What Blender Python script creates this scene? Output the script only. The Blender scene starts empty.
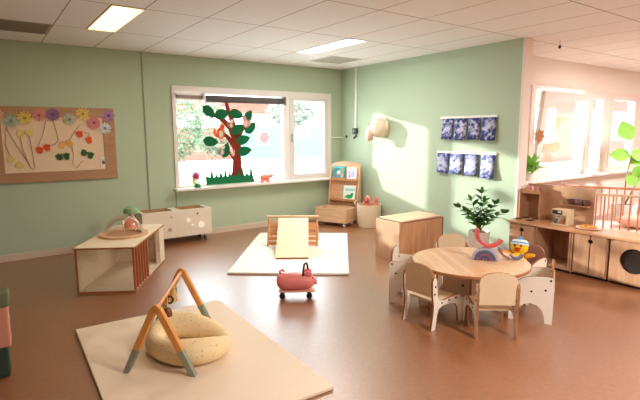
import bpy, bmesh, math, random
from mathutils import Vector, Matrix
random.seed(7)
PI = math.pi
R = math.radians
scene = bpy.context.scene
COL = scene.collection

# ------------------------------------------------------------------ helpers
def srgb(r, g, b):
    def f(c):
        c /= 255.0
        return c / 12.92 if c <= 0.04045 else ((c + 0.055) / 1.055) ** 2.4
    return (f(r), f(g), f(b), 1.0)

MATS = {}
def mat(name, col, rough=0.6, spec=0.4, emit=None, estr=0.0, trans=0.0, noise=0.0, nscale=6.0, metal=0.0, bump=0.0, bscale=60.0):
    if name in MATS: return MATS[name]
    m = bpy.data.materials.new(name); m.use_nodes = True
    nt = m.node_tree; b = nt.nodes['Principled BSDF']
    b.inputs['Roughness'].default_value = rough
    b.inputs['Specular IOR Level'].default_value = spec
    b.inputs['Metallic'].default_value = metal
    b.inputs['Base Color'].default_value = col
    if noise or bump:
        tc = nt.nodes.new('ShaderNodeTexCoord')
    if noise:
        n = nt.nodes.new('ShaderNodeTexNoise'); n.inputs['Scale'].default_value = nscale; n.inputs['Detail'].default_value = 4
        nt.links.new(tc.outputs['Object'], n.inputs['Vector'])
        mx = nt.nodes.new('ShaderNodeMix'); mx.data_type = 'RGBA'
        mx.inputs[6].default_value = tuple(c * (1 - noise) for c in col[:3]) + (1,)
        mx.inputs[7].default_value = tuple(min(1, c * (1 + noise)) for c in col[:3]) + (1,)
        nt.links.new(n.outputs['Fac'], mx.inputs[0]); nt.links.new(mx.outputs[2], b.inputs['Base Color'])
    if bump:
        n2 = nt.nodes.new('ShaderNodeTexNoise'); n2.inputs['Scale'].default_value = bscale
        nt.links.new(tc.outputs['Object'], n2.inputs['Vector'])
        bp = nt.nodes.new('ShaderNodeBump'); bp.inputs['Strength'].default_value = bump; bp.inputs['Distance'].default_value = 0.01
        nt.links.new(n2.outputs['Fac'], bp.inputs['Height']); nt.links.new(bp.outputs['Normal'], b.inputs['Normal'])
    if emit:
        b.inputs['Emission Color'].default_value = emit; b.inputs['Emission Strength'].default_value = estr
    if trans:
        b.inputs['Subsurface Weight'].default_value = trans
        b.inputs['Subsurface Radius'].default_value = (0.05, 0.05, 0.02)
    MATS[name] = m
    return m

def wood(name, c1, c2, scale=(1, 1, 14), rough=0.45, planks=0.0):
    """grain: noise stretched along one local axis (the axis with the small scale)"""
    if name in MATS: return MATS[name]
    m = bpy.data.materials.new(name); m.use_nodes = True
    nt = m.node_tree; b = nt.nodes['Principled BSDF']; b.inputs['Roughness'].default_value = rough
    tc = nt.nodes.new('ShaderNodeTexCoord'); mp = nt.nodes.new('ShaderNodeMapping')
    mp.inputs['Scale'].default_value = scale
    nt.links.new(tc.outputs['Object'], mp.inputs['Vector'])
    n = nt.nodes.new('ShaderNodeTexNoise'); n.inputs['Scale'].default_value = 2.2; n.inputs['Detail'].default_value = 6; n.inputs['Roughness'].default_value = 0.65
    nt.links.new(mp.outputs['Vector'], n.inputs['Vector'])
    cr = nt.nodes.new('ShaderNodeValToRGB')
    cr.color_ramp.elements[0].position = 0.32; cr.color_ramp.elements[0].color = c1
    cr.color_ramp.elements[1].position = 0.68; cr.color_ramp.elements[1].color = c2
    nt.links.new(n.outputs['Fac'], cr.inputs['Fac'])
    nt.links.new(cr.outputs['Color'], b.inputs['Base Color'])
    MATS[name] = m
    return m

class MB:
    def __init__(self): self.bm = bmesh.new(); self.mi = 0
    def _post(self, verts, M=None):
        if M is not None: bmesh.ops.transform(self.bm, matrix=M, verts=verts)
        fs = set()
        for v in verts:
            for f in v.link_faces: fs.add(f)
        for f in fs: f.material_index = self.mi
        return verts
    def box(self, x0, x1, y0, y1, z0, z1, M=None):
        r = bmesh.ops.create_cube(self.bm, size=1.0)['verts']
        bmesh.ops.transform(self.bm, matrix=Matrix.Translation(((x0+x1)/2, (y0+y1)/2, (z0+z1)/2)) @ Matrix.Diagonal((x1-x0, y1-y0, z1-z0, 1)), verts=r)
        self._post(r, M); return self
    def cyl(self, p, r, h, axis='Z', seg=20, r2=None, M=None):
        """p = centre"""
        q = bmesh.ops.create_cone(self.bm, cap_ends=True, segments=seg, radius1=r, radius2=r if r2 is None else r2, depth=h)['verts']
        rot = {'Z': Matrix.Identity(4), 'X': Matrix.Rotation(PI/2, 4, 'Y'), 'Y': Matrix.Rotation(PI/2, 4, 'X')}[axis]
        bmesh.ops.transform(self.bm, matrix=Matrix.Translation(p) @ rot, verts=q)
        self._post(q, M); return self
    def sph(self, p, r, s=(1, 1, 1), seg=20, M=None):
        q = bmesh.ops.create_uvsphere(self.bm, u_segments=seg, v_segments=max(8, seg*2//3), radius=r)['verts']
        bmesh.ops.transform(self.bm, matrix=Matrix.Translation(p) @ Matrix.Diagonal((s[0], s[1], s[2], 1)), verts=q)
        self._post(q, M); return self
    def lathe(self, prof, seg=28, M=None, close=False):
        """prof: (r, z) list; revolved about Z"""
        rings = []
        vs = []
        for r, z in prof:
            if r < 1e-5:
                v = self.bm.verts.new((0, 0, z)); rings.append([v]); vs.append(v)
            else:
                ring = [self.bm.verts.new((r*math.cos(2*PI*i/seg), r*math.sin(2*PI*i/seg), z)) for i in range(seg)]
                rings.append(ring); vs += ring
        for a, b in zip(rings[:-1], rings[1:]):
            for i in range(seg):
                j = (i+1) % seg
                if len(a) == 1 and len(b) == 1: continue
                if len(a) == 1: self.bm.faces.new((a[0], b[i], b[j]))
                elif len(b) == 1: self.bm.faces.new((a[i], a[j], b[0]))
                else: self.bm.faces.new((a[i], a[j], b[j], b[i]))
        self._post(vs, M); return self
    def tube(self, pts, rad, seg=8, M=None, caps=True):
        pts = [Vector(p) for p in pts]
        n = len(pts)
        rads = rad if isinstance(rad, (list, tuple)) else [rad]*n
        rings = []; vs = []
        up = None
        for i, p in enumerate(pts):
            t = (pts[min(i+1, n-1)] - pts[max(i-1, 0)]).normalized()
            if up is None:
                up = Vector((0, 0, 1)) if abs(t.z) < 0.9 else Vector((1, 0, 0))
            a = t.cross(up).normalized(); up = a.cross(t).normalized()
            ring = [self.bm.verts.new(p + (a*math.cos(2*PI*k/seg) + up*math.sin(2*PI*k/seg))*rads[i]) for k in range(seg)]
            rings.append(ring); vs += ring
        for a, b in zip(rings[:-1], rings[1:]):
            for k in range(seg):
                j = (k+1) % seg
                self.bm.faces.new((a[k], b[k], b[j], a[j]))
        if caps:
            self.bm.faces.new(rings[0]); self.bm.faces.new(list(reversed(rings[-1])))
        self._post(vs, M); return self
    def prism(self, poly, d0, d1, plane='XZ', M=None, edge=None):
        """poly in the plane, extruded from d0 to d1 along the third axis; side faces take material index edge"""
        def pt(a, b, d):
            return {'XZ': (a, d, b), 'YZ': (d, a, b), 'XY': (a, b, d)}[plane]
        A = [self.bm.verts.new(pt(a, b, d0)) for a, b in poly]
        B = [self.bm.verts.new(pt(a, b, d1)) for a, b in poly]
        f1 = self.bm.faces.new(A); f2 = self.bm.faces.new(list(reversed(B)))
        sides = []
        n = len(poly)
        for i in range(n):
            j = (i+1) % n
            sides.append(self.bm.faces.new((A[i], B[i], B[j], A[j])))
        self._post(A+B, M)
        if edge is not None:
            for f in sides: f.material_index = edge
        return self
    def obj(self, name, mats, parent=None, smooth=False, bevel=0.0, loc=None, rot=None, subsurf=0):
        bmesh.ops.recalc_face_normals(self.bm, faces=self.bm.faces[:])
        me = bpy.data.meshes.new(name); self.bm.to_mesh(me); self.bm.free()
        for m in (mats if isinstance(mats, (list, tuple)) else [mats]): me.materials.append(m)
        if smooth:
            for p in me.polygons: p.use_smooth = True
        o = bpy.data.objects.new(name, me); COL.objects.link(o)
        if parent is not None: o.parent = parent
        if loc is not None: o.location = loc
        if rot is not None: o.rotation_euler = rot
        if bevel:
            bv = o.modifiers.new('bevel', 'BEVEL'); bv.width = bevel; bv.segments = 2; bv.limit_method = 'ANGLE'; bv.angle_limit = R(40)
        if subsurf:
            sv = o.modifiers.new('sub', 'SUBSURF'); sv.levels = subsurf; sv.render_levels = subsurf
        if smooth == 'auto':
            try:
                me.set_sharp_from_angle(angle=R(35))
            except Exception: pass
        return o

def tag(o, label, cat, group=None, kind=None):
    o['label'] = label; o['category'] = cat
    if group: o['group'] = group
    if kind: o['kind'] = kind
    return o
def thing(name, label, cat, loc=(0, 0, 0), rz=0.0, group=None):
    o = bpy.data.objects.new(name, None); COL.objects.link(o)
    o.empty_display_size = 0.1
    o.location = loc; o.rotation_euler = (0, 0, rz)
    return tag(o, label, cat, group)
def struct_empty(name, loc=(0, 0, 0)):
    o = bpy.data.objects.new(name, None); COL.objects.link(o); o.location = loc; o['kind'] = 'structure'; return o
def struct(mb, name, mats, parent=None, **k):
    o = mb.obj(name, mats, parent, **k)
    if parent is None: o['kind'] = 'structure'
    return o
def kids(o): return [c for c in bpy.data.objects if c.parent == o]
def dup(root, loc, rz, label=None):
    r = root.copy(); COL.objects.link(r); r.location = loc; r.rotation_euler = (0, 0, rz)
    if label: r['label'] = label
    for ch in kids(root):
        if ch is r: continue
        c = ch.copy(); COL.objects.link(c); c.parent = r
        for g in kids(ch):
            d = g.copy(); COL.objects.link(d); d.parent = c
    return r
def arc(cx, cy, r, a0, a1, n, ry=None):
    ry = r if ry is None else ry
    return [(cx + r*math.cos(R(a0+(a1-a0)*i/n)), cy + ry*math.sin(R(a0+(a1-a0)*i/n))) for i in range(n+1)]

# ------------------------------------------------------------------ room numbers (metres)
H = 2.70          # ceiling
D = 6.96          # window wall (y)
C = 5.47          # green wall on the right (x)
YE = 3.39         # free end of the green wall
YF = 4.09         # facade of the next room (y)
XL, XR, YB = -2.6, 12.2, -2.6

# ------------------------------------------------------------------ materials
GREEN = mat('sage_wall_paint', srgb(183, 200, 175), 0.75, 0.25, noise=0.03, nscale=1.5)
PINKW = mat('blush_wall_paint', srgb(244, 232, 222), 0.75, 0.25)
WHITE = mat('white_paint', srgb(240, 236, 230), 0.5, 0.4)
FRAMEW = mat('window_frame_paint', srgb(238, 230, 226), 0.4, 0.5)
BASEB = mat('baseboard_paint', srgb(214, 196, 178), 0.55)
PLY = wood('birch_plywood', srgb(226, 205, 176), srgb(240, 224, 200), (3, 14, 14), 0.5)
PLYW = mat('white_plywood_face', srgb(238, 226, 208), 0.45, 0.4, noise=0.03, nscale=3)
PLYT = mat('tan_plywood_face', srgb(228, 202, 164), 0.5, 0.4, noise=0.05, nscale=4)
EDGE = mat('plywood_edge', srgb(166, 108, 62), 0.6)
OAKC = wood('oak_chest_grain', srgb(190, 136, 94), srgb(218, 168, 122), (16, 16, 1.0), 0.42)
OAK = wood('oak_vertical_grain', srgb(168, 124, 92), srgb(194, 152, 118), (16, 16, 1.0), 0.42)
OAKX = wood('oak_top_grain', srgb(200, 148, 104), srgb(228, 182, 138), (14, 1.0, 14), 0.35)
OAKP = wood('oak_pale', srgb(214, 176, 136), srgb(232, 198, 160), (1.2, 10, 12), 0.5)
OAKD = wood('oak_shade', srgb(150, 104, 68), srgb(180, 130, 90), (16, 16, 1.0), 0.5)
BEECH = wood('beech', srgb(214, 140, 68), srgb(232, 160, 84), (14, 14, 2), 0.45)
DARK = mat('dark_gap', srgb(34, 20, 14), 0.8)
BLACK = mat('black_plastic', srgb(28, 26, 28), 0.35)
BOLT = mat('dark_bolt', srgb(48, 36, 30), 0.4, metal=0.3)
PINK = mat('pink_plastic', srgb(234, 134, 128), 0.32, 0.5)
PINKL = mat('light_pink', srgb(240, 160, 150), 0.5)
SAGE = mat('sage_paint', srgb(142, 146, 122), 0.55)
CREAM = mat('cream_fabric', srgb(238, 222, 196), 0.9, 0.1, bump=0.15, bscale=150)
METAL = mat('grey_metal', srgb(180, 180, 180), 0.35, metal=0.8)

def paper(name, col, k=0.45):
    m = mat(name, col, 0.85, 0.1); nt = m.node_tree; b = nt.nodes['Principled BSDF']; o = nt.nodes['Material Output']
    t = nt.nodes.new('ShaderNodeBsdfTranslucent'); t.inputs['Color'].default_value = col
    mx = nt.nodes.new('ShaderNodeMixShader'); mx.inputs['Fac'].default_value = k
    nt.links.new(b.outputs[0], mx.inputs[1]); nt.links.new(t.outputs[0], mx.inputs[2]); nt.links.new(mx.outputs[0], o.inputs['Surface'])
    return m
def glass_mat(name, tint=(1, 1, 1, 1), gloss=0.06):
    m = bpy.data.materials.new(name); m.use_nodes = True; nt = m.node_tree
    nt.nodes.clear()
    o = nt.nodes.new('ShaderNodeOutputMaterial'); mx = nt.nodes.new('ShaderNodeMixShader')
    t = nt.nodes.new('ShaderNodeBsdfTransparent'); g = nt.nodes.new('ShaderNodeBsdfGlossy')
    t.inputs['Color'].default_value = tint; g.inputs['Roughness'].default_value = 0.03
    lw = nt.nodes.new('ShaderNodeLayerWeight'); lw.inputs['Blend'].default_value = 0.25
    mm = nt.nodes.new('ShaderNodeMath'); mm.operation = 'MULTIPLY_ADD'; mm.inputs[1].default_value = 0.5; mm.inputs[2].default_value = gloss
    nt.links.new(lw.outputs['Fresnel'], mm.inputs[0]); nt.links.new(mm.outputs[0], mx.inputs['Fac'])
    nt.links.new(t.outputs[0], mx.inputs[1]); nt.links.new(g.outputs[0], mx.inputs[2]); nt.links.new(mx.outputs[0], o.inputs['Surface'])
    return m
GLASS = glass_mat('window_glass', (0.97, 0.99, 0.98, 1), 0.03)
ACRYL = glass_mat('clear_acrylic', (0.97, 0.98, 0.97, 1), 0.03)

def floor_mat():
    m = bpy.data.materials.new('linoleum_floor'); m.use_nodes = True; nt = m.node_tree; b = nt.nodes['Principled BSDF']
    tc = nt.nodes.new('ShaderNodeTexCoord')
    n1 = nt.nodes.new('ShaderNodeTexNoise'); n1.inputs['Scale'].default_value = 28; n1.inputs['Detail'].default_value = 8; n1.inputs['Roughness'].default_value = 0.7
    n2 = nt.nodes.new('ShaderNodeTexNoise'); n2.inputs['Scale'].default_value = 0.8; n2.inputs['Detail'].default_value = 3
    nt.links.new(tc.outputs['Object'], n1.inputs['Vector']); nt.links.new(tc.outputs['Object'], n2.inputs['Vector'])
    cr = nt.nodes.new('ShaderNodeValToRGB')
    cr.color_ramp.elements[0].position = 0.3; cr.color_ramp.elements[0].color = srgb(130, 78, 42)
    cr.color_ramp.elements[1].position = 0.72; cr.color_ramp.elements[1].color = srgb(156, 98, 58)
    nt.links.new(n1.outputs['Fac'], cr.inputs['Fac'])
    hs = nt.nodes.new('ShaderNodeHueSaturation')
    mr = nt.nodes.new('ShaderNodeMapRange'); mr.inputs['To Min'].default_value = 0.93; mr.inputs['To Max'].default_value = 1.07
    nt.links.new(n2.outputs['Fac'], mr.inputs['Value']); nt.links.new(mr.outputs[0], hs.inputs['Value']); nt.links.new(cr.outputs['Color'], hs.inputs['Color'])
    nt.links.new(hs.outputs['Color'], b.inputs['Base Color'])
    b.inputs['Roughness'].default_value = 0.34; b.inputs['Specular IOR Level'].default_value = 0.8
    b.inputs['Coat Weight'].default_value = 0.9; b.inputs['Coat Roughness'].default_value = 0.40; b.inputs['Coat IOR'].default_value = 1.7
    return m

def ceiling_mat():
    m = bpy.data.materials.new('ceiling_tiles'); m.use_nodes = True; nt = m.node_tree; b = nt.nodes['Principled BSDF']
    tc = nt.nodes.new('ShaderNodeTexCoord'); sx = nt.nodes.new('ShaderNodeSeparateXYZ')
    nt.links.new(tc.outputs['Object'], sx.inputs[0])
    def line(sock, period, off, w):
        a = nt.nodes.new('ShaderNodeMath'); a.operation = 'SUBTRACT'; a.inputs[1].default_value = off
        nt.links.new(sock, a.inputs[0])
        p = nt.nodes.new('ShaderNodeMath'); p.operation = 'PINGPONG'; p.inputs[1].default_value = period/2
        nt.links.new(a.outputs[0], p.inputs[0])
        l = nt.nodes.new('ShaderNodeMath'); l.operation = 'LESS_THAN'; l.inputs[1].default_value = w
        nt.links.new(p.outputs[0], l.inputs[0]); return l.outputs[0]
    lx = line(sx.outputs['X'], 0.6, 0.74, 0.006); ly = line(sx.outputs['Y'], 1.18, 5.78, 0.007)
    mx = nt.nodes.new('ShaderNodeMath'); mx.operation = 'MAXIMUM'
    nt.links.new(lx, mx.inputs[0]); nt.links.new(ly, mx.inputs[1])
    n = nt.nodes.new('ShaderNodeTexNoise'); n.inputs['Scale'].default_value = 90
    nt.links.new(tc.outputs['Object'], n.inputs['Vector'])
    c = nt.nodes.new('ShaderNodeMix'); c.data_type = 'RGBA'
    c.inputs[6].default_value = srgb(240, 236, 233); c.inputs[7].default_value = srgb(168, 152, 140)
    nt.links.new(mx.outputs[0], c.inputs[0]); nt.links.new(c.outputs[2], b.inputs['Base Color'])
    bp = nt.nodes.new('ShaderNodeBump'); bp.inputs['Strength'].default_value = 0.08; bp.inputs['Distance'].default_value = 0.004
    nt.links.new(n.outputs['Fac'], bp.inputs['Height']); nt.links.new(bp.outputs['Normal'], b.inputs['Normal'])
    b.inputs['Roughness'].default_value = 0.85
    return m

def brick_mat():
    m = bpy.data.materials.new('brick_facade'); m.use_nodes = True; nt = m.node_tree; b = nt.nodes['Principled BSDF']
    tc = nt.nodes.new('ShaderNodeTexCoord'); br = nt.nodes.new('ShaderNodeTexBrick')
    mp = nt.nodes.new('ShaderNodeMapping'); mp.inputs['Rotation'].default_value = (R(90), 0, 0)
    nt.links.new(tc.outputs['Object'], mp.inputs['Vector']); nt.links.new(mp.outputs['Vector'], br.inputs['Vector'])
    br.inputs['Scale'].default_value = 3.0
    br.inputs['Color1'].default_value = srgb(124, 66, 52); br.inputs['Color2'].default_value = srgb(138, 80, 66); br.inputs['Mortar'].default_value = srgb(150, 120, 108)
    nt.links.new(br.outputs['Color'], b.inputs['Base Color']); b.inputs['Roughness'].default_value = 0.9
    return m

def speckle_mat(name, base, dot, scale, thr):
    m = bpy.data.materials.new(name); m.use_nodes = True; nt = m.node_tree; b = nt.nodes['Principled BSDF']
    tc = nt.nodes.new('ShaderNodeTexCoord'); v = nt.nodes.new('ShaderNodeTexVoronoi'); v.inputs['Scale'].default_value = scale
    nt.links.new(tc.outputs['Object'], v.inputs['Vector'])
    l = nt.nodes.new('ShaderNodeMath'); l.operation = 'LESS_THAN'; l.inputs[1].default_value = thr
    nt.links.new(v.outputs['Distance'], l.inputs[0])
    c = nt.nodes.new('ShaderNodeMix'); c.data_type = 'RGBA'; c.inputs[6].default_value = base; c.inputs[7].default_value = dot
    nt.links.new(l.outputs[0], c.inputs[0]); nt.links.new(c.outputs[2], b.inputs['Base Color'])
    b.inputs['Roughness'].default_value = 0.9; b.inputs['Specular IOR Level'].default_value = 0.1
    return m

def blot_mat(name, c1, c2, scale, thr=0.5, seed=0.0, soft=0.06, centre=None):
    m = bpy.data.materials.new(name); m.use_nodes = True; nt = m.node_tree; b = nt.nodes['Principled BSDF']
    tc = nt.nodes.new('ShaderNodeTexCoord'); n = nt.nodes.new('ShaderNodeTexNoise'); n.noise_dimensions = '4D'
    n.inputs['Scale'].default_value = scale; n.inputs['Detail'].default_value = 3; n.inputs['W'].default_value = seed
    nt.links.new(tc.outputs['Object'], n.inputs['Vector'])
    cr = nt.nodes.new('ShaderNodeValToRGB')
    cr.color_ramp.elements[0].position = thr - soft; cr.color_ramp.elements[0].color = c1
    cr.color_ramp.elements[1].position = thr + soft; cr.color_ramp.elements[1].color = c2
    src = n.outputs['Fac']
    if centre:
        vd = nt.nodes.new('ShaderNodeVectorMath'); vd.operation = 'DISTANCE'; vd.inputs[1].default_value = centre
        nt.links.new(tc.outputs['Object'], vd.inputs[0])
        ma = nt.nodes.new('ShaderNodeMath'); ma.operation = 'MULTIPLY_ADD'; ma.inputs[1].default_value = -1.6; ma.inputs[2].default_value = 0.17
        nt.links.new(vd.outputs['Value'], ma.inputs[0])
        ad = nt.nodes.new('ShaderNodeMath'); ad.operation = 'ADD'
        nt.links.new(n.outputs['Fac'], ad.inputs[0]); nt.links.new(ma.outputs[0], ad.inputs[1]); src = ad.outputs[0]
    nt.links.new(src, cr.inputs['Fac']); nt.links.new(cr.outputs['Color'], b.inputs['Base Color'])
    b.inputs['Roughness'].default_value = 0.9
    return m

FLOOR = floor_mat(); CEIL = ceiling_mat(); BRICK = brick_mat()

# ------------------------------------------------------------------ setting
struct(MB().box(XL, XR, YB, D, -0.12, 0), 'floor', FLOOR)
# ceiling as one slab over both rooms (L shaped in plan)
m = MB(); m.box(XL, 5.63, YB, D+0.25, H, H+0.15); m.box(5.63, XR, YB, YF+0.2, H, H+0.15); struct(m, 'ceiling', CEIL)
WX0, WX1, WZ0, WZ1 = 2.34, 5.225, 0.765, 2.265
m = MB()
m.box(XL, WX0, D, D+0.2, 0, H); m.box(WX1, C+0.16, D, D+0.2, 0, H)
m.box(WX0, WX1, D, D+0.2, 0, WZ0); m.box(WX0, WX1, D, D+0.2, WZ1, H)
struct(m, 'wall_back', GREEN)
struct(MB().box(C, C+0.16, YE, D, 0, H), 'wall_right', GREEN)
struct(MB().box(XL-0.15, XL, YB-0.15, D+0.2, 0, H), 'wall_left', mat('unseen_dark_olive', srgb(92, 96, 74), 0.8))  # unseen wall, colour darkened to cut bounced light on the left
struct(MB().box(XL, XR, YB-0.15, YB, 0, H), 'wall_front', mat('unseen_dark_taupe', srgb(150, 138, 124), 0.8))  # out of view too, darkened to reduce bounce
struct(MB().box(XR, XR+0.15, YB-0.15, YF+0.2, 0, H), 'wall_far_right', PINKW)
FX0, FX1, FZ0, FZ1 = 6.85, 11.7, 0.84, 2.27
m = MB()
m.box(C+0.16, FX0, YF, YF+0.2, 0, H); m.box(FX1, XR, YF, YF+0.2, 0, H)
m.box(FX0, FX1, YF, YF+0.2, 0, FZ0); m.box(FX0, FX1, YF, YF+0.2, FZ1, H)
struct(m, 'wall_far_back', PINKW)
struct(MB().box(C-0.005, C+0.165, YE-0.03, YE, 0, H-0.001), 'trim_1', PINKW, bevel=0.004)
struct(MB().box(1.936, 1.952, D-0.012, D, 0.09, H-0.002), 'trim_2', mat('green_strip', srgb(146, 164, 138), 0.7))
struct(MB().box(2.33, 2.342, D-0.012, D, 0.09, 0.73), 'trim_3', MATS['green_strip'])
struct(MB().box(XL, C, D-0.015, D, 0, 0.09), 'baseboard_back', BASEB, bevel=0.003)
struct(MB().box(C-0.015, C, YE, D-0.015, 0, 0.09), 'baseboard_right', mat('white_baseboard', srgb(226, 224, 216), 0.5), bevel=0.003)

# window over the green wall: frame, mullion, opening sash, panes, sill
w1 = struct_empty('window_1', (0, 0, 0))
m = MB(); y0, y1 = D-0.02, D+0.06
m.box(WX0, WX1, y0, y1, 2.165, WZ1); m.box(WX0, WX1, y0, y1, WZ0, 0.80)
m.box(WX0, 2.395, y0, y1, 0.80, 2.165); m.box(5.15, WX1, y0, y1, 0.80, 2.165); m.box(4.215, 4.335, y0, y1, 0.80, 2.165)
struct(m, 'window_frame', FRAMEW, w1)
m = MB(); a, b_, c_, d_ = 4.335, 5.15, 0.80, 2.165; y0 = D-0.034
m.box(a, 4.435, y0, D+0.04, c_, d_); m.box(5.06, b_, y0, D+0.04, c_, d_); m.box(4.435, 5.06, y0, D+0.04, c_, 0.865); m.box(4.435, 5.06, y0, D+0.04, 2.115, d_)
struct(m, 'window_sash', mat('sash_paint', srgb(226, 218, 216), 0.4), w1, bevel=0.006)
struct(MB().box(2.395, 4.215, D+0.03, D+0.036, 0.80, 2.165), 'pane', GLASS, w1)
struct(MB().box(4.435, 5.06, D+0.01, D+0.016, 0.865, 2.115), 'pane', GLASS, w1)
struct(MB().box(4.345, 4.37, D-0.075, D-0.055, 1.42, 1.56).box(4.35, 4.365, D-0.055, D-0.034, 1.44, 1.46), 'window_handle', METAL, w1)
struct(MB().box(2.30, 5.24, D-0.15, D+0.0, 0.728, 0.765), 'window_sill', FRAMEW, w1, bevel=0.006)

# windows of the next room: fixed frame, tilted first sash, panes
w2 = struct_empty('window_2')
m = MB(); y0, y1 = YF-0.03, YF+0.1
m.box(FX0, FX1, y0, y1, 2.2, FZ1); m.box(FX0, FX1, y0, y1, FZ0, 0.90)
for a, b_ in ((FX0, 6.97), (8.46, 8.68), (9.18, 9.46), (10.5, 10.72), (11.58, FX1)): m.box(a, b_, y0, y1, 0.90, 2.2)
struct(m, 'window_frame', mat('blush_frame_paint', srgb(244, 224, 214), 0.4), w2)
def sash(x0, x1, z0, z1, tilt=0.0, y=YF, wid=0.07):
    piv = Matrix.Translation((0, y-0.02, z0)) @ Matrix.Rotation(tilt, 4, 'X') @ Matrix.Translation((0, -(y-0.02), -z0))
    m = MB(); a = y-0.05; b = y+0.02
    m.box(x0, x0+wid, a, b, z0, z1, piv); m.box(x1-wid, x1, a, b, z0, z1, piv)
    m.box(x0+wid, x1-wid, a, b, z0, z0+wid, piv); m.box(x0+wid, x1-wid, a, b, z1-wid, z1, piv)
    struct(m, 'window_sash', FRAMEW, w2)
    struct(MB().box(x0+wid, x1-wid, y-0.02, y-0.014, z0+wid, z1-wid, piv), 'pane', GLASS, w2)
sash(6.98, 8.45, 0.91, 2.19, R(5.5), wid=0.13)
sash(8.68, 9.18, 0.90, 2.2); sash(9.46, 10.5, 0.90, 2.2); sash(10.72, 11.58, 0.90, 2.2)
struct(MB().box(C+0.2, FX1+0.05, YF-0.22, YF, 0.80, 0.838), 'window_sill', FRAMEW, w2, bevel=0.005)

# ceiling lights, vents, hook
EMW = mat('warm_light_diffuser', srgb(255, 244, 214), emit=srgb(255, 222, 150), estr=1.6)
EMC = mat('cool_light_diffuser', srgb(255, 252, 244), emit=srgb(255, 250, 238), estr=2.2)
def ceil_light(label, x0, x1, y0, y1, em):
    t = thing('ceiling_light', label, 'ceiling light', ((x0+x1)/2, (y0+y1)/2, H), 0, 'panel lights in the tiled ceiling')
    w, l = (x1-x0)/2, (y1-y0)/2
    m = MB(); e = 0.012
    m.box(-w, w, -l, -l+e, -0.008, 0); m.box(-w, w, l-e, l, -0.008, 0); m.box(-w, -w+e, -l+e, l-e, -0.008, 0); m.box(w-e, w, -l+e, l-e, -0.008, 0)
    m.obj('frame', WHITE, t)
    MB().box(-w+e, w-e, -l+e, l-e, -0.004, 0).obj('diffuser', em, t)
ceil_light('warm yellow panel light in the ceiling above the pin board', 1.055, 1.35, 4.60, 5.78, EMW)
ceil_light('white panel light in the ceiling towards the corner of the green walls', 3.73, 4.03, 4.60, 5.76, EMC)
def vent(label, x, y, c):
    t = thing('ceiling_vent', label, 'air vent', (x, y, H), 0, 'square vent panels in the ceiling')
    m = MB()
    for i in range(4):
        s = 0.29
        k = [(-s, s, -s, -s+0.02), (-s, s, s-0.02, s), (-s, -s+0.02, -s+0.02, s-0.02), (s-0.02, s, -s+0.02, s-0.02)][i]
        m.box(k[0], k[1], k[2], k[3], -0.006, 0)
    m.obj('frame', mat('vent_frame'+c[0], c[1], 0.6), t)
    m = MB()
    for i in range(18):
        q = -0.265 + i*0.0312
        m.box(-0.27, 0.27, q-0.011, q+0.011, -0.005, 0)
    m.obj('grille', mat('vent_grille'+c[0], c[2], 0.6), t)
vent('dark grey square vent panel in the ceiling above the pin board', 0.44, 6.06, ('_a', srgb(170, 156, 140), srgb(140, 126, 110)))
vent('pale grey square vent panel in the ceiling by the corner of the green walls', 4.67, 6.08, ('_b', srgb(206, 200, 190), srgb(178, 172, 160)))
t = thing('ceiling_hook', 'small dark hook hanging from the ceiling in the pink room', 'hook', (5.99, 3.22, H))
MB().tube([(0, 0, 0), (0, 0, -0.07)], 0.004).obj('cord', METAL, t)
MB().sph((0, 0, -0.085), 0.018, (1, 1, 1.2)).obj('weight', BLACK, t)

# ------------------------------------------------------------------ roller blinds
t = thing('roller_blind', 'slim grey roller blind rolled up at the left of the window', 'roller blind', (2.588, D-0.06, 2.11), 0, 'rolled up blinds over the window')
MB().box(-0.205, 0.2, -0.02, 0.028, 0.02, 0.05).obj('head_rail', FRAMEW, t)
MB().cyl((0, 0, 0.0), 0.028, 0.40, 'X').obj('roll', mat('mauve_grey_blind', srgb(150, 134, 132), 0.8), t)
MB().box(-0.2, 0.2, -0.012, 0.012, -0.05, -0.026).obj('bottom_bar', WHITE, t)
t = thing('roller_blind', 'thick dark grey roller blind rolled up over the paper tree', 'roller blind', (3.49, D-0.09, 2.09), 0, 'rolled up blinds over the window')
MB().cyl((0, 0, 0.0), 0.052, 1.34, 'X', 24).cyl((0, 0, 0), 0.030, 1.40, 'X').obj('roll', mat('dark_grey_blind', srgb(88, 82, 84), 0.75, noise=0.25, nscale=8), t, smooth='auto')
for s in (-1, 1):
    MB().prism([(-0.06, -0.07), (0.06, -0.07), (0.06, 0.075), (-0.06, 0.075)], s*0.70-0.012, s*0.70+0.012, 'YZ').obj('bracket', FRAMEW if s < 0 else mat('grey_bracket', srgb(120, 112, 112), 0.6), t, bevel=0.008)
MB().tube([(0.66, -0.05, -0.03), (0.672, -0.05, -0.25), (0.668, -0.05, -0.55)], 0.004).obj('pull_chain', METAL, t)

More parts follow.
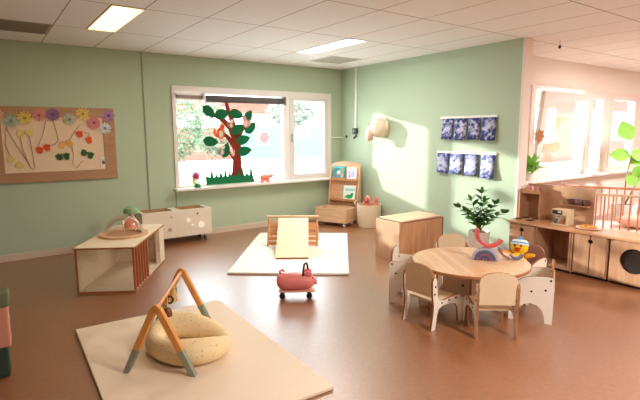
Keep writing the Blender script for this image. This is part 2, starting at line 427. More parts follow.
# ------------------------------------------------------------------ paper tree on the window
yT = D-0.035
t = thing('paper_tree', 'brown and green paper tree stuck on the window pane above paper grass', 'window decoration', (0, 0, 0))
TR = paper('brown_paper', srgb(140, 58, 46), 0.25); LF = paper('green_paper', srgb(36, 112, 72), 0.25); LFV = mat('leaf_vein_paper', srgb(24, 88, 54), 0.8)
m = MB()
m.prism([(3.20, 0.83), (3.47, 0.83), (3.42, 1.0), (3.40, 1.25), (3.42, 1.45), (3.36, 1.60), (3.26, 1.60), (3.24, 1.45), (3.27, 1.25), (3.25, 1.0)], yT, yT+0.004)
def limb(pts, w0, w1):
    L = len(pts); a = []; b = []
    for i, (x, z) in enumerate(pts):
        p, q = pts[max(0, i-1)], pts[min(L-1, i+1)]
        dx, dz = q[0]-p[0], q[1]-p[1]; k = math.hypot(dx, dz); w = (w0+(w1-w0)*i/(L-1))/2
        a.append((x - dz/k*w, z + dx/k*w)); b.append((x + dz/k*w, z - dx/k*w))
    m.prism(a + b[::-1], yT-0.001, yT+0.003)
limb([(3.31, 1.5), (3.24, 1.66), (3.10, 1.79), (2.95, 1.86)], 0.12, 0.05)
limb([(3.31, 1.55), (3.28, 1.75), (3.20, 1.95), (3.17, 2.08)], 0.09, 0.05)
limb([(3.36, 1.5), (3.42, 1.62), (3.52, 1.72), (3.58, 1.80)], 0.10, 0.04)
limb([(3.28, 1.38), (3.20, 1.50), (3.10, 1.58)], 0.08, 0.05)
limb([(3.30, 1.15), (3.22, 1.26), (3.15, 1.30)], 0.06, 0.04)
m.obj('trunk', TR, t)
for (x, z, a) in [(2.89, 1.90, -40), (3.10, 1.87, 10), (3.345, 1.87, -15), (3.545, 1.83, 60), (3.36, 1.64, 30), (3.585, 1.66, 40), (2.90, 1.45, -8), (3.45, 1.47, 15), (3.47, 1.29, 10), (3.14, 1.31, 70)]:
    m = MB()
    P = [(0.115*math.cos(s), 0.075*math.sin(s)*(1-0.25*math.cos(s))) for s in [2*PI*i/18 for i in range(18)]]
    P[0] = (0.135, 0.0); P[9] = (-0.125, 0)
    Ma = Matrix.Translation((x, yT-0.006, z)) @ Matrix.Rotation(-R(a), 4, 'Y')
    m.prism(P, 0, 0.003, 'XZ', Ma); m.mi = 1
    m.prism([(-0.11, -0.004), (0.12, -0.004), (0.12, 0.004), (-0.11, 0.004)], -0.001, 0.0, 'XZ', Ma)
    m.obj('leaf', [LF, LFV], t)
g = MB()
pts = [(2.82, 0.79)]
xs = [2.82 + 0.075*i for i in range(11)]
hh = [0.93, 1.06, 0.95, 1.0, 1.05, 0.98, 0.92, 0.99, 1.02, 0.96, 1.13]
poly = [(2.80, 0.785)]
for i, x in enumerate(xs):
    poly += [(x-0.03, 0.90), (x, hh[i]), (x+0.03, 0.90)]
poly += [(3.64, 0.785)]
g.prism(poly, yT-0.012, yT-0.008); go = g.obj('paper_grass', paper('grass_paper', srgb(42, 124, 80), 0.25), None)
tag(go, 'strip of green paper grass along the bottom of the window pane', 'window decoration')
def critter(name, label, x, z, s, cols, flip=1):
    t = thing(name, label, 'paper animal', (x, yT-0.014, z), 0, 'paper animals in the window tree')
    f = flip
    MB().prism([(s*0.5*math.cos(a)*f, s*0.62*math.sin(a)) for a in [2*PI*i/16 for i in range(16)]], 0, 0.003).obj('body', cols[0], t)
    MB().prism([(f*s*0.25 + s*0.34*math.cos(a), s*0.72 + s*0.34*math.sin(a)) for a in [2*PI*i/14 for i in range(14)]]).obj('head', cols[0], t) if False else None
    m = MB(); m.prism([(f*s*0.22 + s*0.34*math.cos(a), s*0.70 + s*0.32*math.sin(a)) for a in [2*PI*i/14 for i in range(14)]], -0.003, 0)
    m.prism([(f*s*0.02, s*0.9), (f*s*0.10, s*1.22), (f*s*0.22, s*0.98)], -0.003, 0); m.prism([(f*s*0.30, s*0.98), (f*s*0.42, s*1.2), (f*s*0.48, s*0.9)], -0.003, 0)
    m.obj('head', cols[1], t)
    MB().prism([(f*s*0.05+s*0.25*math.cos(a), -s*0.05 + s*0.4*math.sin(a)) for a in [2*PI*i/14 for i in range(14)]], -0.004, 0).obj('belly', cols[2], t)
    MB().prism([(-f*s*0.4, -s*0.5), (-f*s*0.75, -s*0.2), (-f*s*0.85, s*0.35), (-f*s*0.6, s*0.6), (-f*s*0.5, s*0.3), (-f*s*0.55, 0), (-f*s*0.3, -s*0.2)], 0, 0.003).obj('tail', cols[3], t)
    MB().cyl((f*s*0.28, -0.004, s*0.75), s*0.06, 0.002, 'Y', 8).obj('eye', BLACK, t)
OR = paper('orange_paper', srgb(216, 110, 72), 0.25); OP = paper('pale_paper', srgb(246, 226, 208), 0.25); PKP = paper('pink_paper', srgb(236, 170, 170), 0.25); BRP = mat('tan_paper', srgb(176, 122, 90), 0.8); GRP = mat('grey_paper', srgb(130, 122, 116), 0.8)
critter('paper_squirrel', 'orange paper squirrel on a left branch of the window tree', 3.06, 1.57, 0.14, (OR, OR, OP, OR))
critter('paper_owl', 'pink paper owl on a right branch of the window tree', 3.50, 1.73, 0.11, (PKP, PKP, OP, PKP), -1)
critter('paper_raccoon', 'grey and white paper raccoon low on the left of the window tree', 3.07, 1.29, 0.10, (GRP, OP, OP, GRP))
critter('paper_hedgehog', 'tan paper hedgehog on the trunk fork of the window tree', 3.24, 1.70, 0.08, (BRP, OP, OP, BRP))
critter('paper_mouse', 'small pale paper mouse on the trunk of the window tree', 3.26, 1.25, 0.06, (OP, PKP, OP, BRP))
t = thing('paper_flake', 'round pale pink paper snowflake on the window pane right of the tree', 'window decoration', (3.84, yT, 1.50))
MB().prism([((0.085+0.012*(i % 2))*math.cos(2*PI*i/24), (0.085+0.012*(i % 2))*math.sin(2*PI*i/24)) for i in range(24)], 0, 0.003).obj('disc', paper('flake_paper', srgb(232, 206, 218), 0.12), t)
t = thing('paper_star', 'small white paper star on the window pane right of the tree', 'window decoration', (3.70, yT, 1.66))
MB().prism([((0.06 if i % 2 else 0.025)*math.cos(2*PI*i/12), (0.06 if i % 2 else 0.025)*math.sin(2*PI*i/12)) for i in range(12)], 0, 0.003).obj('disc', paper('star_paper', srgb(226, 226, 244), 0.12), t)

# pig figurine and flower toy on the sill
ZS = 0.766
t = thing('pig_figurine', 'pink toy pig standing on the window sill right of the paper tree', 'toy pig', (3.80, D-0.09, ZS))
PGM = mat('pig_pink', srgb(238, 140, 122), 0.5)
MB().sph((0, 0, 0.085), 0.055, (1.75, 0.8, 0.95)).sph((0.105, 0, 0.10), 0.036, (1.2, 0.9, 1)).cyl((0.155, 0, 0.105), 0.018, 0.03, 'X').obj('body', PGM, t, smooth=True)
for sx in (-0.055, 0.055):
    for sy in (-0.022, 0.022): MB().cyl((sx, sy, 0.024), 0.015, 0.048, r2=0.018).obj('leg', PGM, t, smooth='auto')
for sy in (-0.02, 0.02): MB().prism([(0.085, 0.125), (0.105, 0.165), (0.12, 0.128)], sy-0.004, sy+0.004).obj('ear', PGM, t)
MB().tube([(-0.09, 0, 0.09), (-0.105, 0.006, 0.10), (-0.11, -0.004, 0.112), (-0.1, 0, 0.12)], 0.005).obj('tail', PGM, t)
t = thing('flower_toy', 'small flower toy with magenta bloom on the left end of the window sill', 'toy flower', (2.62, D-0.09, ZS))
m = MB()
for i in range(8):
    a = 2*PI*i/8; m.sph((0.045*math.cos(a), 0, 0.17+0.045*math.sin(a)), 0.026, (1, 0.6, 1), 10)
m.obj('petals', mat('petal_pink', srgb(226, 150, 170), 0.6), t, smooth=True)
MB().sph((0, -0.012, 0.17), 0.034, (1, 0.8, 1), 14).obj('bloom_centre', mat('magenta', srgb(176, 44, 96), 0.5), t, smooth=True)
MB().lathe([(0, 0), (0.05, 0), (0.052, 0.03), (0.03, 0.065), (0, 0.07)], 16, Matrix.Translation((0.02, 0, 0))).obj('base', mat('base_green', srgb(30, 140, 80), 0.5), t, smooth='auto')
MB().prism([(-0.005, 0.03), (-0.055, 0.05), (-0.06, 0.12), (-0.02, 0.13), (0.0, 0.09)], -0.012, 0.012).obj('leaf', mat('leaf_yellow', srgb(222, 220, 80), 0.5), t, bevel=0.004)

# ------------------------------------------------------------------ pin board with paper flowers and mitten garlands
t = thing('pin_board', 'wood framed pin board on the green wall at the left', 'pin board', (0, 0, 0))
B0, B1, Z0, Z1 = 0.14, 1.53, 0.975, 1.915
PF = wood('pinboard_frame', srgb(168, 126, 92), srgb(188, 146, 108), (1.5, 10, 10), 0.5)
MB().box(B0+0.08, B1-0.08, D-0.018, D-0.002, Z0+0.08, Z1-0.08).obj('panel', mat('beige_cloth', srgb(236, 212, 184), 0.9, 0.1), t)
m = MB(); fw = 0.125
m.box(B0, B1, D-0.03, D-0.001, Z0, Z0+fw); m.box(B0, B1, D-0.03, D-0.001, Z1-fw, Z1); m.box(B0, B0+0.1, D-0.03, D-0.001, Z0+fw, Z1-fw); m.box(B1-0.15, B1, D-0.03, D-0.001, Z0+fw, Z1-fw)
m.obj('frame', PF, t, bevel=0.003)
FC = {'mint': srgb(176, 196, 170), 'yellow': srgb(228, 204, 104), 'pink': srgb(222, 146, 138), 'purple': srgb(146, 108, 150), 'blush': srgb(230, 180, 160), 'lilac': srgb(178, 136, 186), 'ice': srgb(220, 224, 232), 'gold': srgb(232, 200, 110), 'rose': srgb(220, 140, 142), 'sage': srgb(188, 200, 176)}
def paper_flower(x, z, c, label, full=False, r=0.082):
    t = thing('paper_flower', label, 'paper flower', (x, D-0.0305, z), 0, 'paper flowers along the top of the pin board')
    M0 = mat('flower_'+c, FC[c], 0.85); M1 = mat('flower_dark_'+c, tuple(k*0.45 for k in FC[c][:3])+(1,), 0.85)
    n = 16 if full else 12
    m = MB()
    for i in range(n):
        a = 2*PI*i/n
        Ma = Matrix.Rotation(a, 4, 'Y') @ Matrix.Rotation(R(8 if i % 2 else -2), 4, 'X')
        w = 0.017 if full else 0.0125
        m.prism([(-0.006, 0.015), (-w, r*0.7), (-w*0.5, r*0.97), (0, r), (w*0.5, r*0.97), (w, r*0.7), (0.006, 0.015)], -0.004-0.0003*(i % 2), -0.001-0.0003*(i % 2), 'XZ', Ma)
    m.obj('petals', M0, t)
    MB().cyl((0, -0.01, 0), 0.019, 0.012, 'Y', 12).obj('flower_centre', M1, t)
for x, z, c, lab, fl in [
    (0.215, 1.80, 'blush', 'blush paper flower at the left edge of the pin board, cut by the photo edge', False),
    (0.347, 1.735, 'mint', 'mint paper flower at the left end of the pin board, lower than its neighbours', False),
    (0.49, 1.775, 'yellow', 'yellow paper flower between the mint and pink ones on the pin board left', False),
    (0.645, 1.81, 'pink', 'pink paper flower between the yellow and the dark purple one', False),
    (0.80, 1.82, 'purple', 'full dark purple paper flower on the pin board top', True),
    (0.985, 1.765, 'sage', 'pale sage paper flower right of the dark purple one', False),
    (1.145, 1.835, 'gold', 'large golden yellow paper flower at the top of the pin board', False),
    (1.272, 1.72, 'rose', 'full rose paper flower below the golden one', True),
    (1.46, 1.82, 'lilac', 'lilac paper flower at the top right corner of the pin board', False),
    (1.405, 1.65, 'ice', 'ice white paper flower below the lilac one at the right of the pin board', False)]:
    paper_flower(x, z, c, lab, fl, 0.09 if c in ('gold', 'yellow', 'mint') else 0.08)
STR = mat('pink_string', srgb(176, 122, 112), 0.9)
def garland(label, x0, cols, pair, string):
    """two cut-out mittens joined by a string"""
    t = thing('mitten_garland', label, 'paper garland', (0, D-0.022, 0), 0, 'mitten pairs pinned on the board')
    M0 = mat('mitten_'+x0, cols, 0.85, noise=0.1, nscale=30)
    for (x, z, a, f) in pair:
        Ma = Matrix.Translation((x, 0, z)) @ Matrix.Rotation(R(a), 4, 'Y') @ Matrix.Diagonal((0.84, 1, 0.84, 1))
        m = MB()
        m.prism([(-0.03, 0.045), (0.03, 0.045), (0.032, 0.0), (0.045, -0.02), (0.04, -0.045), (0.012, -0.06), (-0.02, -0.055), (-0.038, -0.025), (-0.036, 0.01)], -0.006, 0, 'XZ', Ma)
        m.prism([(f*0.03, 0.02), (f*0.055, 0.025), (f*0.06, 0.0), (f*0.04, -0.022), (f*0.025, -0.015)], -0.0055, 0, 'XZ', Ma)
        m.obj('mitten', M0, t)
    if string: MB().tube([(x, -0.003, z) for x, z in string], 0.0035, 5).obj('string', STR, t)
YM = srgb(226, 202, 122); OM = srgb(222, 84, 42); GM = srgb(52, 96, 50)
garland('yellow mitten pair hanging high at the left of the board', 'y', YM, [(0.428, 1.59, 20, 1), (0.524, 1.60, -20, -1)], [(0.43, 1.56), (0.44, 1.40), (0.50, 1.18), (0.53, 1.14), (0.555, 1.16), (0.55, 1.25), (0.525, 1.57)])
garland('yellow mitten pair hanging low at the bottom left of the board', 'y', YM, [(0.305, 1.275, 15, 1), (0.395, 1.20, -30, -1)], [(0.31, 1.30), (0.265, 1.45), (0.29, 1.66), (0.40, 1.40), (0.50, 1.20)])
garland('orange mitten pair at the centre left, on a string from the purple flower', 'o', OM, [(0.615, 1.38, -15, 1), (0.71, 1.41, 15, -1)], [(0.605, 1.42), (0.67, 1.56), (0.72, 1.75)])
garland('orange mitten pair at the upper right under the rose flower', 'o', OM, [(1.083, 1.575, -30, 1), (1.20, 1.50, 10, -1)], [(1.10, 1.61), (1.14, 1.60), (1.20, 1.58), (1.205, 1.54)])
garland('yellow orange mitten pair in the middle of the board', 'yo', srgb(230, 172, 96), [(0.872, 1.44, 25, 1), (0.965, 1.465, -25, -1)], [(0.96, 1.48), (1.03, 1.60), (1.11, 1.70)])
garland('dark green mitten pair at the lower middle of the board', 'g', GM, [(0.83, 1.285, -35, 1), (0.923, 1.295, 20, -1)], [(0.85, 1.30), (0.88, 1.285), (0.91, 1.30)])
garland('dark green mitten pair at the lower right beside the small card', 'g', GM, [(1.125, 1.335, 20, 1), (1.21, 1.295, 40, -1)], [(1.13, 1.32), (1.17, 1.30), (1.2, 1.30)])
o = MB().tube([(0.99, D-0.024, 1.43), (1.0, D-0.024, 1.30), (0.985, D-0.024, 1.18), (1.03, D-0.024, 1.13), (1.08, D-0.024, 1.20), (1.12, D-0.024, 1.22)], 0.0035, 5).obj('loose_string', STR)
tag(o, 'loose pink string loop dangling between the two green mitten pairs', 'string')
o = MB().tube([(0.72, D-0.024, 1.42), (0.80, D-0.024, 1.45), (0.84, D-0.024, 1.50), (0.83, D-0.024, 1.58), (0.80, D-0.024, 1.75)], 0.0035, 5).obj('loose_string', STR)
tag(o, 'pink string curving down from the dark purple flower to an orange mitten', 'string')
t = thing('bunny_card', 'small white card with a bunny outline in the lower right corner of the board', 'card', (1.355, D-0.022, 1.19))
MB().box(-0.032, 0.04, -0.004, 0, -0.07, 0.07).obj('card', mat('card_white', srgb(240, 228, 222), 0.8), t)
MB().prism([(0.02*math.cos(a)+0.004, 0.024*math.sin(a)) for a in [2*PI*i/12 for i in range(12)]], -0.006, -0.004).prism([(-0.01, 0.02), (-0.014, 0.055), (-0.002, 0.024)], -0.006, -0.004).prism([(0.006, 0.024), (0.018, 0.055), (0.016, 0.018)], -0.006, -0.004).obj('bunny', mat('card_grey', srgb(110, 96, 100), 0.8), t)

# ------------------------------------------------------------------ things on the right green wall
t = thing('plush_head', 'cream plush animal head mounted on the sunlit green wall', 'plush wall head', (C, 5.83, 1.63))
MB().sph((-0.11, 0, 0.02), 0.155, (0.95, 1.0, 1.05), 24).sph((-0.02, 0.0, 0.02), 0.16, (0.3, 1, 1.05), 20).obj('head', mat('plush_cream', srgb(240, 222, 200), 0.95, 0.05, bump=0.3, bscale=60), t, smooth=True)
MB().tube([(-0.16, 0.05, -0.03), (-0.215, 0.08, -0.07), (-0.225, 0.09, -0.13), (-0.20, 0.08, -0.18)], [0.085, 0.08, 0.068, 0.045], 14).obj('muzzle', mat('plush_pink', srgb(232, 196, 176), 0.95, 0.05), t, smooth=True)
for s in (-1, 1): MB().sph((-0.07, s*0.13, 0.06), 0.07, (0.4, 0.75, 1)).obj('ear', MATS['plush_cream'], t, smooth=True)
for s in (-0.03, 0.10): MB().sph((-0.242, s*0.8, 0.075), 0.012).obj('eye', mat('plush_eye', srgb(130, 96, 84), 0.5), t, smooth=True)

t = thing('socket_box', 'small black socket box on the green wall beside the plush head', 'socket', (C, 6.53, 1.60))
MB().box(-0.05, 0, -0.05, 0.05, -0.05, 0.05).obj('housing', mat('dark_grey_plastic', srgb(60, 64, 66), 0.4), t, bevel=0.006)
MB().cyl((-0.053, 0, 0), 0.024, 0.008, 'X').obj('insert', mat('socket_insert', srgb(150, 156, 156), 0.4), t)
o = MB().box(C-0.025, C, 6.50, 6.54, 1.652, H-0.01).obj('cable_duct', mat('duct_white', srgb(226, 236, 224), 0.5)); tag(o, 'white vertical cable duct running from the socket box to the ceiling', 'cable duct')
t = thing('wall_hooks', 'small dark clips below the black socket box', 'clip', (C, 6.62, 1.50))
for dy, dz in ((0.16, 0.0), (-0.06, -0.02), (-0.11, 0.01)): MB().tube([(0, dy, dz), (-0.03, dy, dz-0.01), (-0.04, dy-0.03, dz+0.02)], 0.011, 6).obj('clip', BLACK, t)
o = MB().cyl((0, 0, 0), 0.011, 0.27, 'X').obj('crank_rod', mat('rod_white', srgb(232, 230, 220), 0.4), None, loc=(5.335, D-0.04, 1.485)); tag(o, 'horizontal white rod between the window and the corner', 'rod')

CYA = [blot_mat('cyanotype_%d' % i, srgb(44, 56, 118) if i < 4 else srgb(70, 84, 150), srgb(196, 196, 220) if i < 4 else srgb(196, 200, 226), 22, 0.54 if i < 4 else 0.50, i*3.7, 0.1, (0, 0, -0.14)) for i in range(8)]  # lower row gets paler blues, standing in for sunlight on the sheets
RAIL = mat('rail_white', srgb(244, 242, 236), 0.4)
NAMES = ['first', 'second', 'third', 'last']
def artrow(z, ya, yb, edges, hgt, row, k0, word):
    o = MB().box(C-0.022, C, yb, ya, z-0.016, z+0.016).obj('picture_rail', RAIL, bevel=0.003); tag(o, '%s white picture rail holding blue print sheets' % word, 'picture rail', 'white rails on the right wall')
    for i in range(4):
        a, b = edges[i]
        n = 6; m = MB(); vs = []
        w = a-b
        hh = hgt[i]
        for r_ in range(n+1):
            rowv = []
            for c_ in range(5):
                q = r_/n
                bow = 0.015*math.sin(PI*c_/4)*q + 0.03*q*q*(1 if i % 2 else 0.6)
                rowv.append(m.bm.verts.new((-0.0225-bow, w/2 - w*c_/4 - 0.010*q*(i-1.5)*0.5, -hh*q)))
            vs.append(rowv)
        for r_ in range(n):
            for c_ in range(4): m.bm.faces.new((vs[r_][c_], vs[r_][c_+1], vs[r_+1][c_+1], vs[r_+1][c_]))
        o = m.obj('print_sheet', CYA[k0+i], None, smooth=True, loc=(C, (a+b)/2, z-0.014))
        so = o.modifiers.new('thick', 'SOLIDIFY'); so.thickness = 0.002
        pos = ['leftmost sheet', 'second sheet from the left', 'third sheet from the left', 'rightmost sheet'][i]
        tag(o, '%s with white plant shapes on the %s rail' % (('dark blue print, ' if k0 == 0 else 'blue print painted sun-pale, ') + pos, word.split()[0]), 'art print', 'blue prints on the right wall')
artrow(1.775, 4.62, 3.69, [(4.575, 4.385), (4.36, 4.155), (4.125, 3.945), (3.92, 3.70)], [0.29, 0.30, 0.29, 0.30], 0, 0, 'upper')
artrow(1.288, 4.66, 3.68, [(4.645, 4.445), (4.415, 4.195), (4.165, 3.955), (3.905, 3.70)], [0.28, 0.28, 0.29, 0.31], 1, 4, 'lower')

# ------------------------------------------------------------------ mats
def floor_mat_thing(label, cx, cy, sx, sy, rz, c):
    m = MB(); m.box(-sx/2, sx/2, -sy/2, sy/2, 0.001, 0.026); m.mi = 1
    o = m.obj('play_mat', c, None, bevel=0.006, loc=(cx, cy, 0), rot=(0, 0, rz)); tag(o, label, 'play mat', 'flat play mats on the floor'); return o
MATC = mat('mat_cream', srgb(234, 212, 184), 0.6, 0.3, noise=0.03, nscale=3)
floor_mat_thing('cream play mat in the foreground under the wooden baby gym', 1.078, 3.13, 1.21, 1.87, R(-1.8), MATC)
floor_mat_thing('pale play mat in the middle of the room under the climbing frame', 3.348, 5.22, 1.37, 2.14, R(-38.3), mat('mat_pale', srgb(244, 238, 226), 0.55, 0.35))
ZM = 0.026

# ------------------------------------------------------------------ baby gym
def gym():
    A0 = Vector((0.832, 2.965, 0)); A1 = Vector((1.247, 3.680, 0))
    d = (A1-A0).normalized(); L = (A1-A0).length
    rz = math.atan2(d.y, d.x)
    t = thing('baby_gym', 'wooden A-frame baby gym with sage dipped feet on the foreground mat', 'baby gym', (A0.x, A0.y, ZM), rz)
    hgt = 0.445; sp = 0.228; w = 0.021
    for k in (0, 1):
        x = 0.0; MA = Matrix.Translation((L*k, 0, 0)) @ Matrix.Rotation(R(-11.8), 4, 'Z')
        for s in (-1, 1):
            f = MB()
            top = Vector((0, 0.012*s, hgt)); bot = Vector((0, s*sp, 0))
            def quad(p, q, ww):
                dd = (q-p).normalized(); n = Vector((0, -dd.z, dd.y))
                return [p+n*ww, q+n*ww, q-n*ww, p-n*ww]
            split = bot.lerp(top, 0.37)
            q = quad(split, top, w)
            f.prism([(v.y, v.z) for v in q], x-w*0.9, x+w*0.9, 'YZ', MA)
            if s > 0: f.cyl((x, 0, hgt), 0.027, w*1.8, 'X', 20, M=MA)
            leg = f.obj('leg', BEECH, t, bevel=0.003)
            g = MB(); q = quad(bot, split, w); q[0].z = 0; q[3].z = 0
            g.prism([(v.y, v.z) for v in q], x-w*0.92, x+w*0.92, 'YZ', MA)
            fo = g.obj('dipped_foot', SAGE, leg)
    MB().cyl((L/2, 0, hgt-0.005), 0.013, L, 'X').obj('crossbar', BEECH, t, smooth='auto')
    return t, d, A0, L, hgt
t, d, A0, L, gh = gym()
def hang(name, label, cat, u):
    p = A0 + d*(L*u)
    return thing(name, label, cat, (p.x, p.y, ZM+gh-0.005), math.atan2(d.y, d.x), 'toys hanging from the baby gym')
NATY = mat('straw_yarn', srgb(226, 186, 118), 0.9, 0.1)
h = hang('hanging_toy', 'brown wooden bell hanging on a beige cord from the baby gym', 'hanging toy', 0.36)
MB().tube([(0, 0, -0.014), (0, 0, -0.11)], 0.005, 6).obj('cord', NATY, h)
MB().lathe([(0, -0.10), (0.015, -0.105), (0.028, -0.125), (0.033, -0.15), (0.03, -0.165), (0, -0.165)], 16).obj('bell', mat('brown_wood_ball', srgb(120, 66, 34), 0.4), h, smooth='auto')
h = hang('hanging_toy', 'black and white ring dangling from the baby gym beside the bell', 'hanging toy', 0.46)
MB().tube([(0, 0, -0.014), (0, 0, -0.05)], 0.004, 6).obj('cord', NATY, h)
MB().tube([(0.0, 0.022*math.cos(a), -0.075+0.026*math.sin(a)) for a in [2*PI*i/16 for i in range(17)]], 0.0075, 8).obj('ring', mat('dark_ring', srgb(70, 52, 44), 0.5), h, smooth=True)
h = hang('hanging_toy', 'straw coloured yarn tassel hanging from the baby gym', 'hanging toy', 0.62)
m = MB()
for i in range(22):
    a = 2*PI*i/22; rr = 0.016+0.02*random.random()
    m.tube([(0.004*math.cos(a), 0.004*math.sin(a), -0.032), (0.016*math.cos(a), 0.016*math.sin(a), -0.07), (rr*math.cos(a), rr*math.sin(a), -0.125-0.02*random.random())], 0.0045, 5)
m.obj('fringe', NATY, h)
MB().sph((0, 0, -0.03), 0.015).obj('knot', NATY, h, smooth=True)
h = hang('hanging_toy', 'green fabric leaf hanging from the baby gym', 'hanging toy', 0.70)
MB().tube([(0, 0, -0.014), (0, -0.005, -0.045)], 0.004, 6).obj('cord', NATY, h)
MB().prism([(0, -0.04), (0.026, -0.07), (0.02, -0.105), (0, -0.13), (-0.02, -0.105), (-0.026, -0.07)], -0.008, 0.002, 'XZ').obj('leaf', mat('leaf_felt', srgb(104, 128, 88), 0.9), h, bevel=0.003)
h = hang('hanging_toy', 'small brown wooden bead string at the near end of the baby gym bar', 'hanging toy', 0.14)
MB().tube([(0, 0, -0.014), (0, 0, -0.09)], 0.003, 6).obj('cord', NATY, h)
MB().sph((0, 0, -0.05), 0.011).sph((0, 0, -0.075), 0.014).sph((0, 0, -0.10), 0.012).obj('bead', mat('amber_bead', srgb(170, 96, 44), 0.4), h, smooth=True)

# nursing pillow: two banana arms joined at the left
PIL = speckle_mat('speckled_pillow', srgb(240, 214, 168), srgb(204, 158, 104), 38, 0.17)
P0 = [(1.325, 3.02), (1.24, 2.90), (1.11, 2.86), (0.97, 2.90), (0.88, 3.04), (0.85, 3.20), (0.90, 3.36), (1.02, 3.42), (1.15, 3.36), (1.27, 3.24), (1.36, 3.08)]
RA = [0.030, 0.072, 0.09, 0.094, 0.08, 0.066, 0.082, 0.10, 0.10, 0.08, 0.034]
P0 = [(x+0.032, y+0.054) for x, y in P0]
m = MB(); m.tube([(x, y, ZM+0.004+max(r*0.98, 0.05)) for (x, y), r in zip(P0, RA)], RA, 16)
o = m.obj('nursing_pillow', PIL, None, smooth=True, subsurf=2); tag(o, 'speckled cream horseshoe pillow lying under the baby gym', 'pillow')

# ------------------------------------------------------------------ play table with acrylic dome
rz = R(-34)
t = thing('play_cube', 'birch plywood play box with barred side at the left', 'play box', (1.224, 5.456, 0), R(-31))
W2, L2, HT = 0.283, 0.59, 0.465
MB().box(-W2, W2, -L2, L2, 0.002, 0.02).obj('base_board', PLY, t)
m = MB(); m.box(-W2-0.01, W2+0.01, -L2-0.01, L2+0.01, HT-0.018, HT); 
m.obj('top_board', PLY, t)
m = MB(); m.box(-W2, -W2+0.016, -L2, L2, 0.02, HT-0.018); m.obj('side_board', PLY, t)
MB().box(-W2+0.016, W2, L2-0.016, L2, 0.02, HT-0.018).obj('end_board', PLY, t)
MB().box(W2-0.05, W2, L2-0.20, L2-0.016, 0.02, HT-0.018).obj('corner_board', PLY, t)
m = MB()
MB().box(-W2-0.004, -W2+0.016, -L2-0.004, -L2+0.018, 0.02, HT-0.018).obj('corner_post', mat('ply_edge_red', srgb(172, 96, 58), 0.6), t)
for i in range(6):
    y = -L2 + 0.012 + i*0.09
    MB().box(W2-0.02, W2+0.002, y-0.012, y+0.012, 0.02, HT-0.018).obj('bar', MATS['ply_edge_red'], t, bevel=0.002)
for y in (-L2,): MB().box(-W2+0.02, W2-0.02, y+0.002, y+0.006, 0.022, HT-0.02).obj('acrylic_panel', ACRYL, t)
MB().box(-W2, W2, -L2-0.013, -L2-0.009, 0.0, 0.02).box(-W2-0.012, W2+0.012, -L2-0.0125, -L2-0.009, HT-0.018, HT-0.001).box(W2+0.0085, W2+0.012, -L2-0.01, L2+0.01, HT-0.018, HT-0.001).obj('edge_band', EDGE, t)
MB().box(W2, W2+0.003, -L2, L2, 0.003, 0.02).obj('edge_band', EDGE, t)
# ring and dome at local centre
m = MB(); m.lathe([(0.19, 0), (0.258, 0), (0.258, 0.022), (0.19, 0.022), (0.19, 0)], 48, Matrix.Translation((0, 0.0, HT+0.001))); m.obj('dome_ring', wood('ring_wood', srgb(206, 158, 112), srgb(226, 184, 140), (8, 8, 8), 0.45), t, smooth='auto')
MB().cyl((0, 0, HT+0.003), 0.19, 0.004, 'Z', 40).obj('dome_floor', mat('dome_floor_wood', srgb(176, 128, 92), 0.5, noise=0.1, nscale=8), t)
m = MB(); m.lathe([(0.205*math.cos(R(a)), HT+0.02+0.2*math.sin(R(a))) for a in range(0, 91, 6)], 40); m.obj('dome', ACRYL, t, smooth=True)
# toys behind the dome
t2 = thing('shape_toy', 'round toy with green cap and coral dome at the back of the plywood play box', 'toy', (1.39, 5.83, HT+0.001))
MB().lathe([(0, 0), (0.085, 0), (0.09, 0.05), (0.075, 0.095), (0.04, 0.118), (0, 0.122)], 22).obj('coral_dome', mat('coral', srgb(240, 150, 124), 0.45), t2, smooth='auto')
MB().tube([(0.097*math.cos(R(a)), 0, 0.01+0.118*math.sin(R(a))) for a in range(0, 181, 12)], 0.012, 8, Matrix.Rotation(R(20), 4, 'Z')).obj('white_rim', WHITE, t2, smooth=True)
MB().cyl((0.03, 0.06, 0.10), 0.03, 0.2, 'Z', 14).obj('stem', mat('stem_pink', srgb(232, 190, 170), 0.5), t2)
MB().lathe([(0, 0.16), (0.085, 0.165), (0.088, 0.19), (0.07, 0.225), (0.03, 0.245), (0, 0.247)], 22, Matrix.Translation((0.03, 0.06, 0))).obj('green_cap', mat('cap_green', srgb(132, 164, 124), 0.5), t2, smooth='auto')

# ------------------------------------------------------------------ sand and water trolley at the window wall
t = thing('sensory_trolley', 'cream trolley with round holes and two sunken trays under the window', 'toy trolley', (2.235, 6.77, 0))
a, b, f, k, z0, z1 = -0.50, 0.50, -0.165, 0.165, 0.10, 0.485
m = MB(); m.box(a, b, f, f+0.018, z0, z1-0.018); m.obj('front_panel', PLYW, t)
MB().box(a, b, k-0.018, k, z0, z1-0.018).obj('rear_panel', PLYW, t)
for x in (a, b-0.018): MB().box(x, x+0.018, f+0.018, k-0.018, z0, z1-0.018).obj('end_panel', PLYW, t)
MB().box(a+0.018, b-0.018, f+0.018, k-0.018, z0, z0+0.016).obj('bottom_panel', PLYT, t)
m = MB(); m.box(a, b, f, f+0.04, z1-0.018, z1); m.box(a, b, k-0.03, k, z1-0.018, z1)
for x0, x1 in ((a, a+0.04), (-0.06, 0.05), (b-0.07, b)): m.box(x0, x1, f+0.04, k-0.03, z1-0.018, z1)
m.obj('top_frame', PLYW, t)
TRAY = mat('tray_tan', srgb(176, 142, 100), 0.6)
for x0, x1 in ((a+0.04, -0.06), (0.05, b-0.07)):
    m = MB(); m.box(x0, x1, f+0.04, k-0.03, z1-0.06, z1-0.05); m.box(x0, x0+0.006, f+0.04, k-0.03, z1-0.05, z1-0.002); m.box(x0, x1, k-0.036, k-0.03, z1-0.05, z1+0.008); m.obj('tray', TRAY, t)
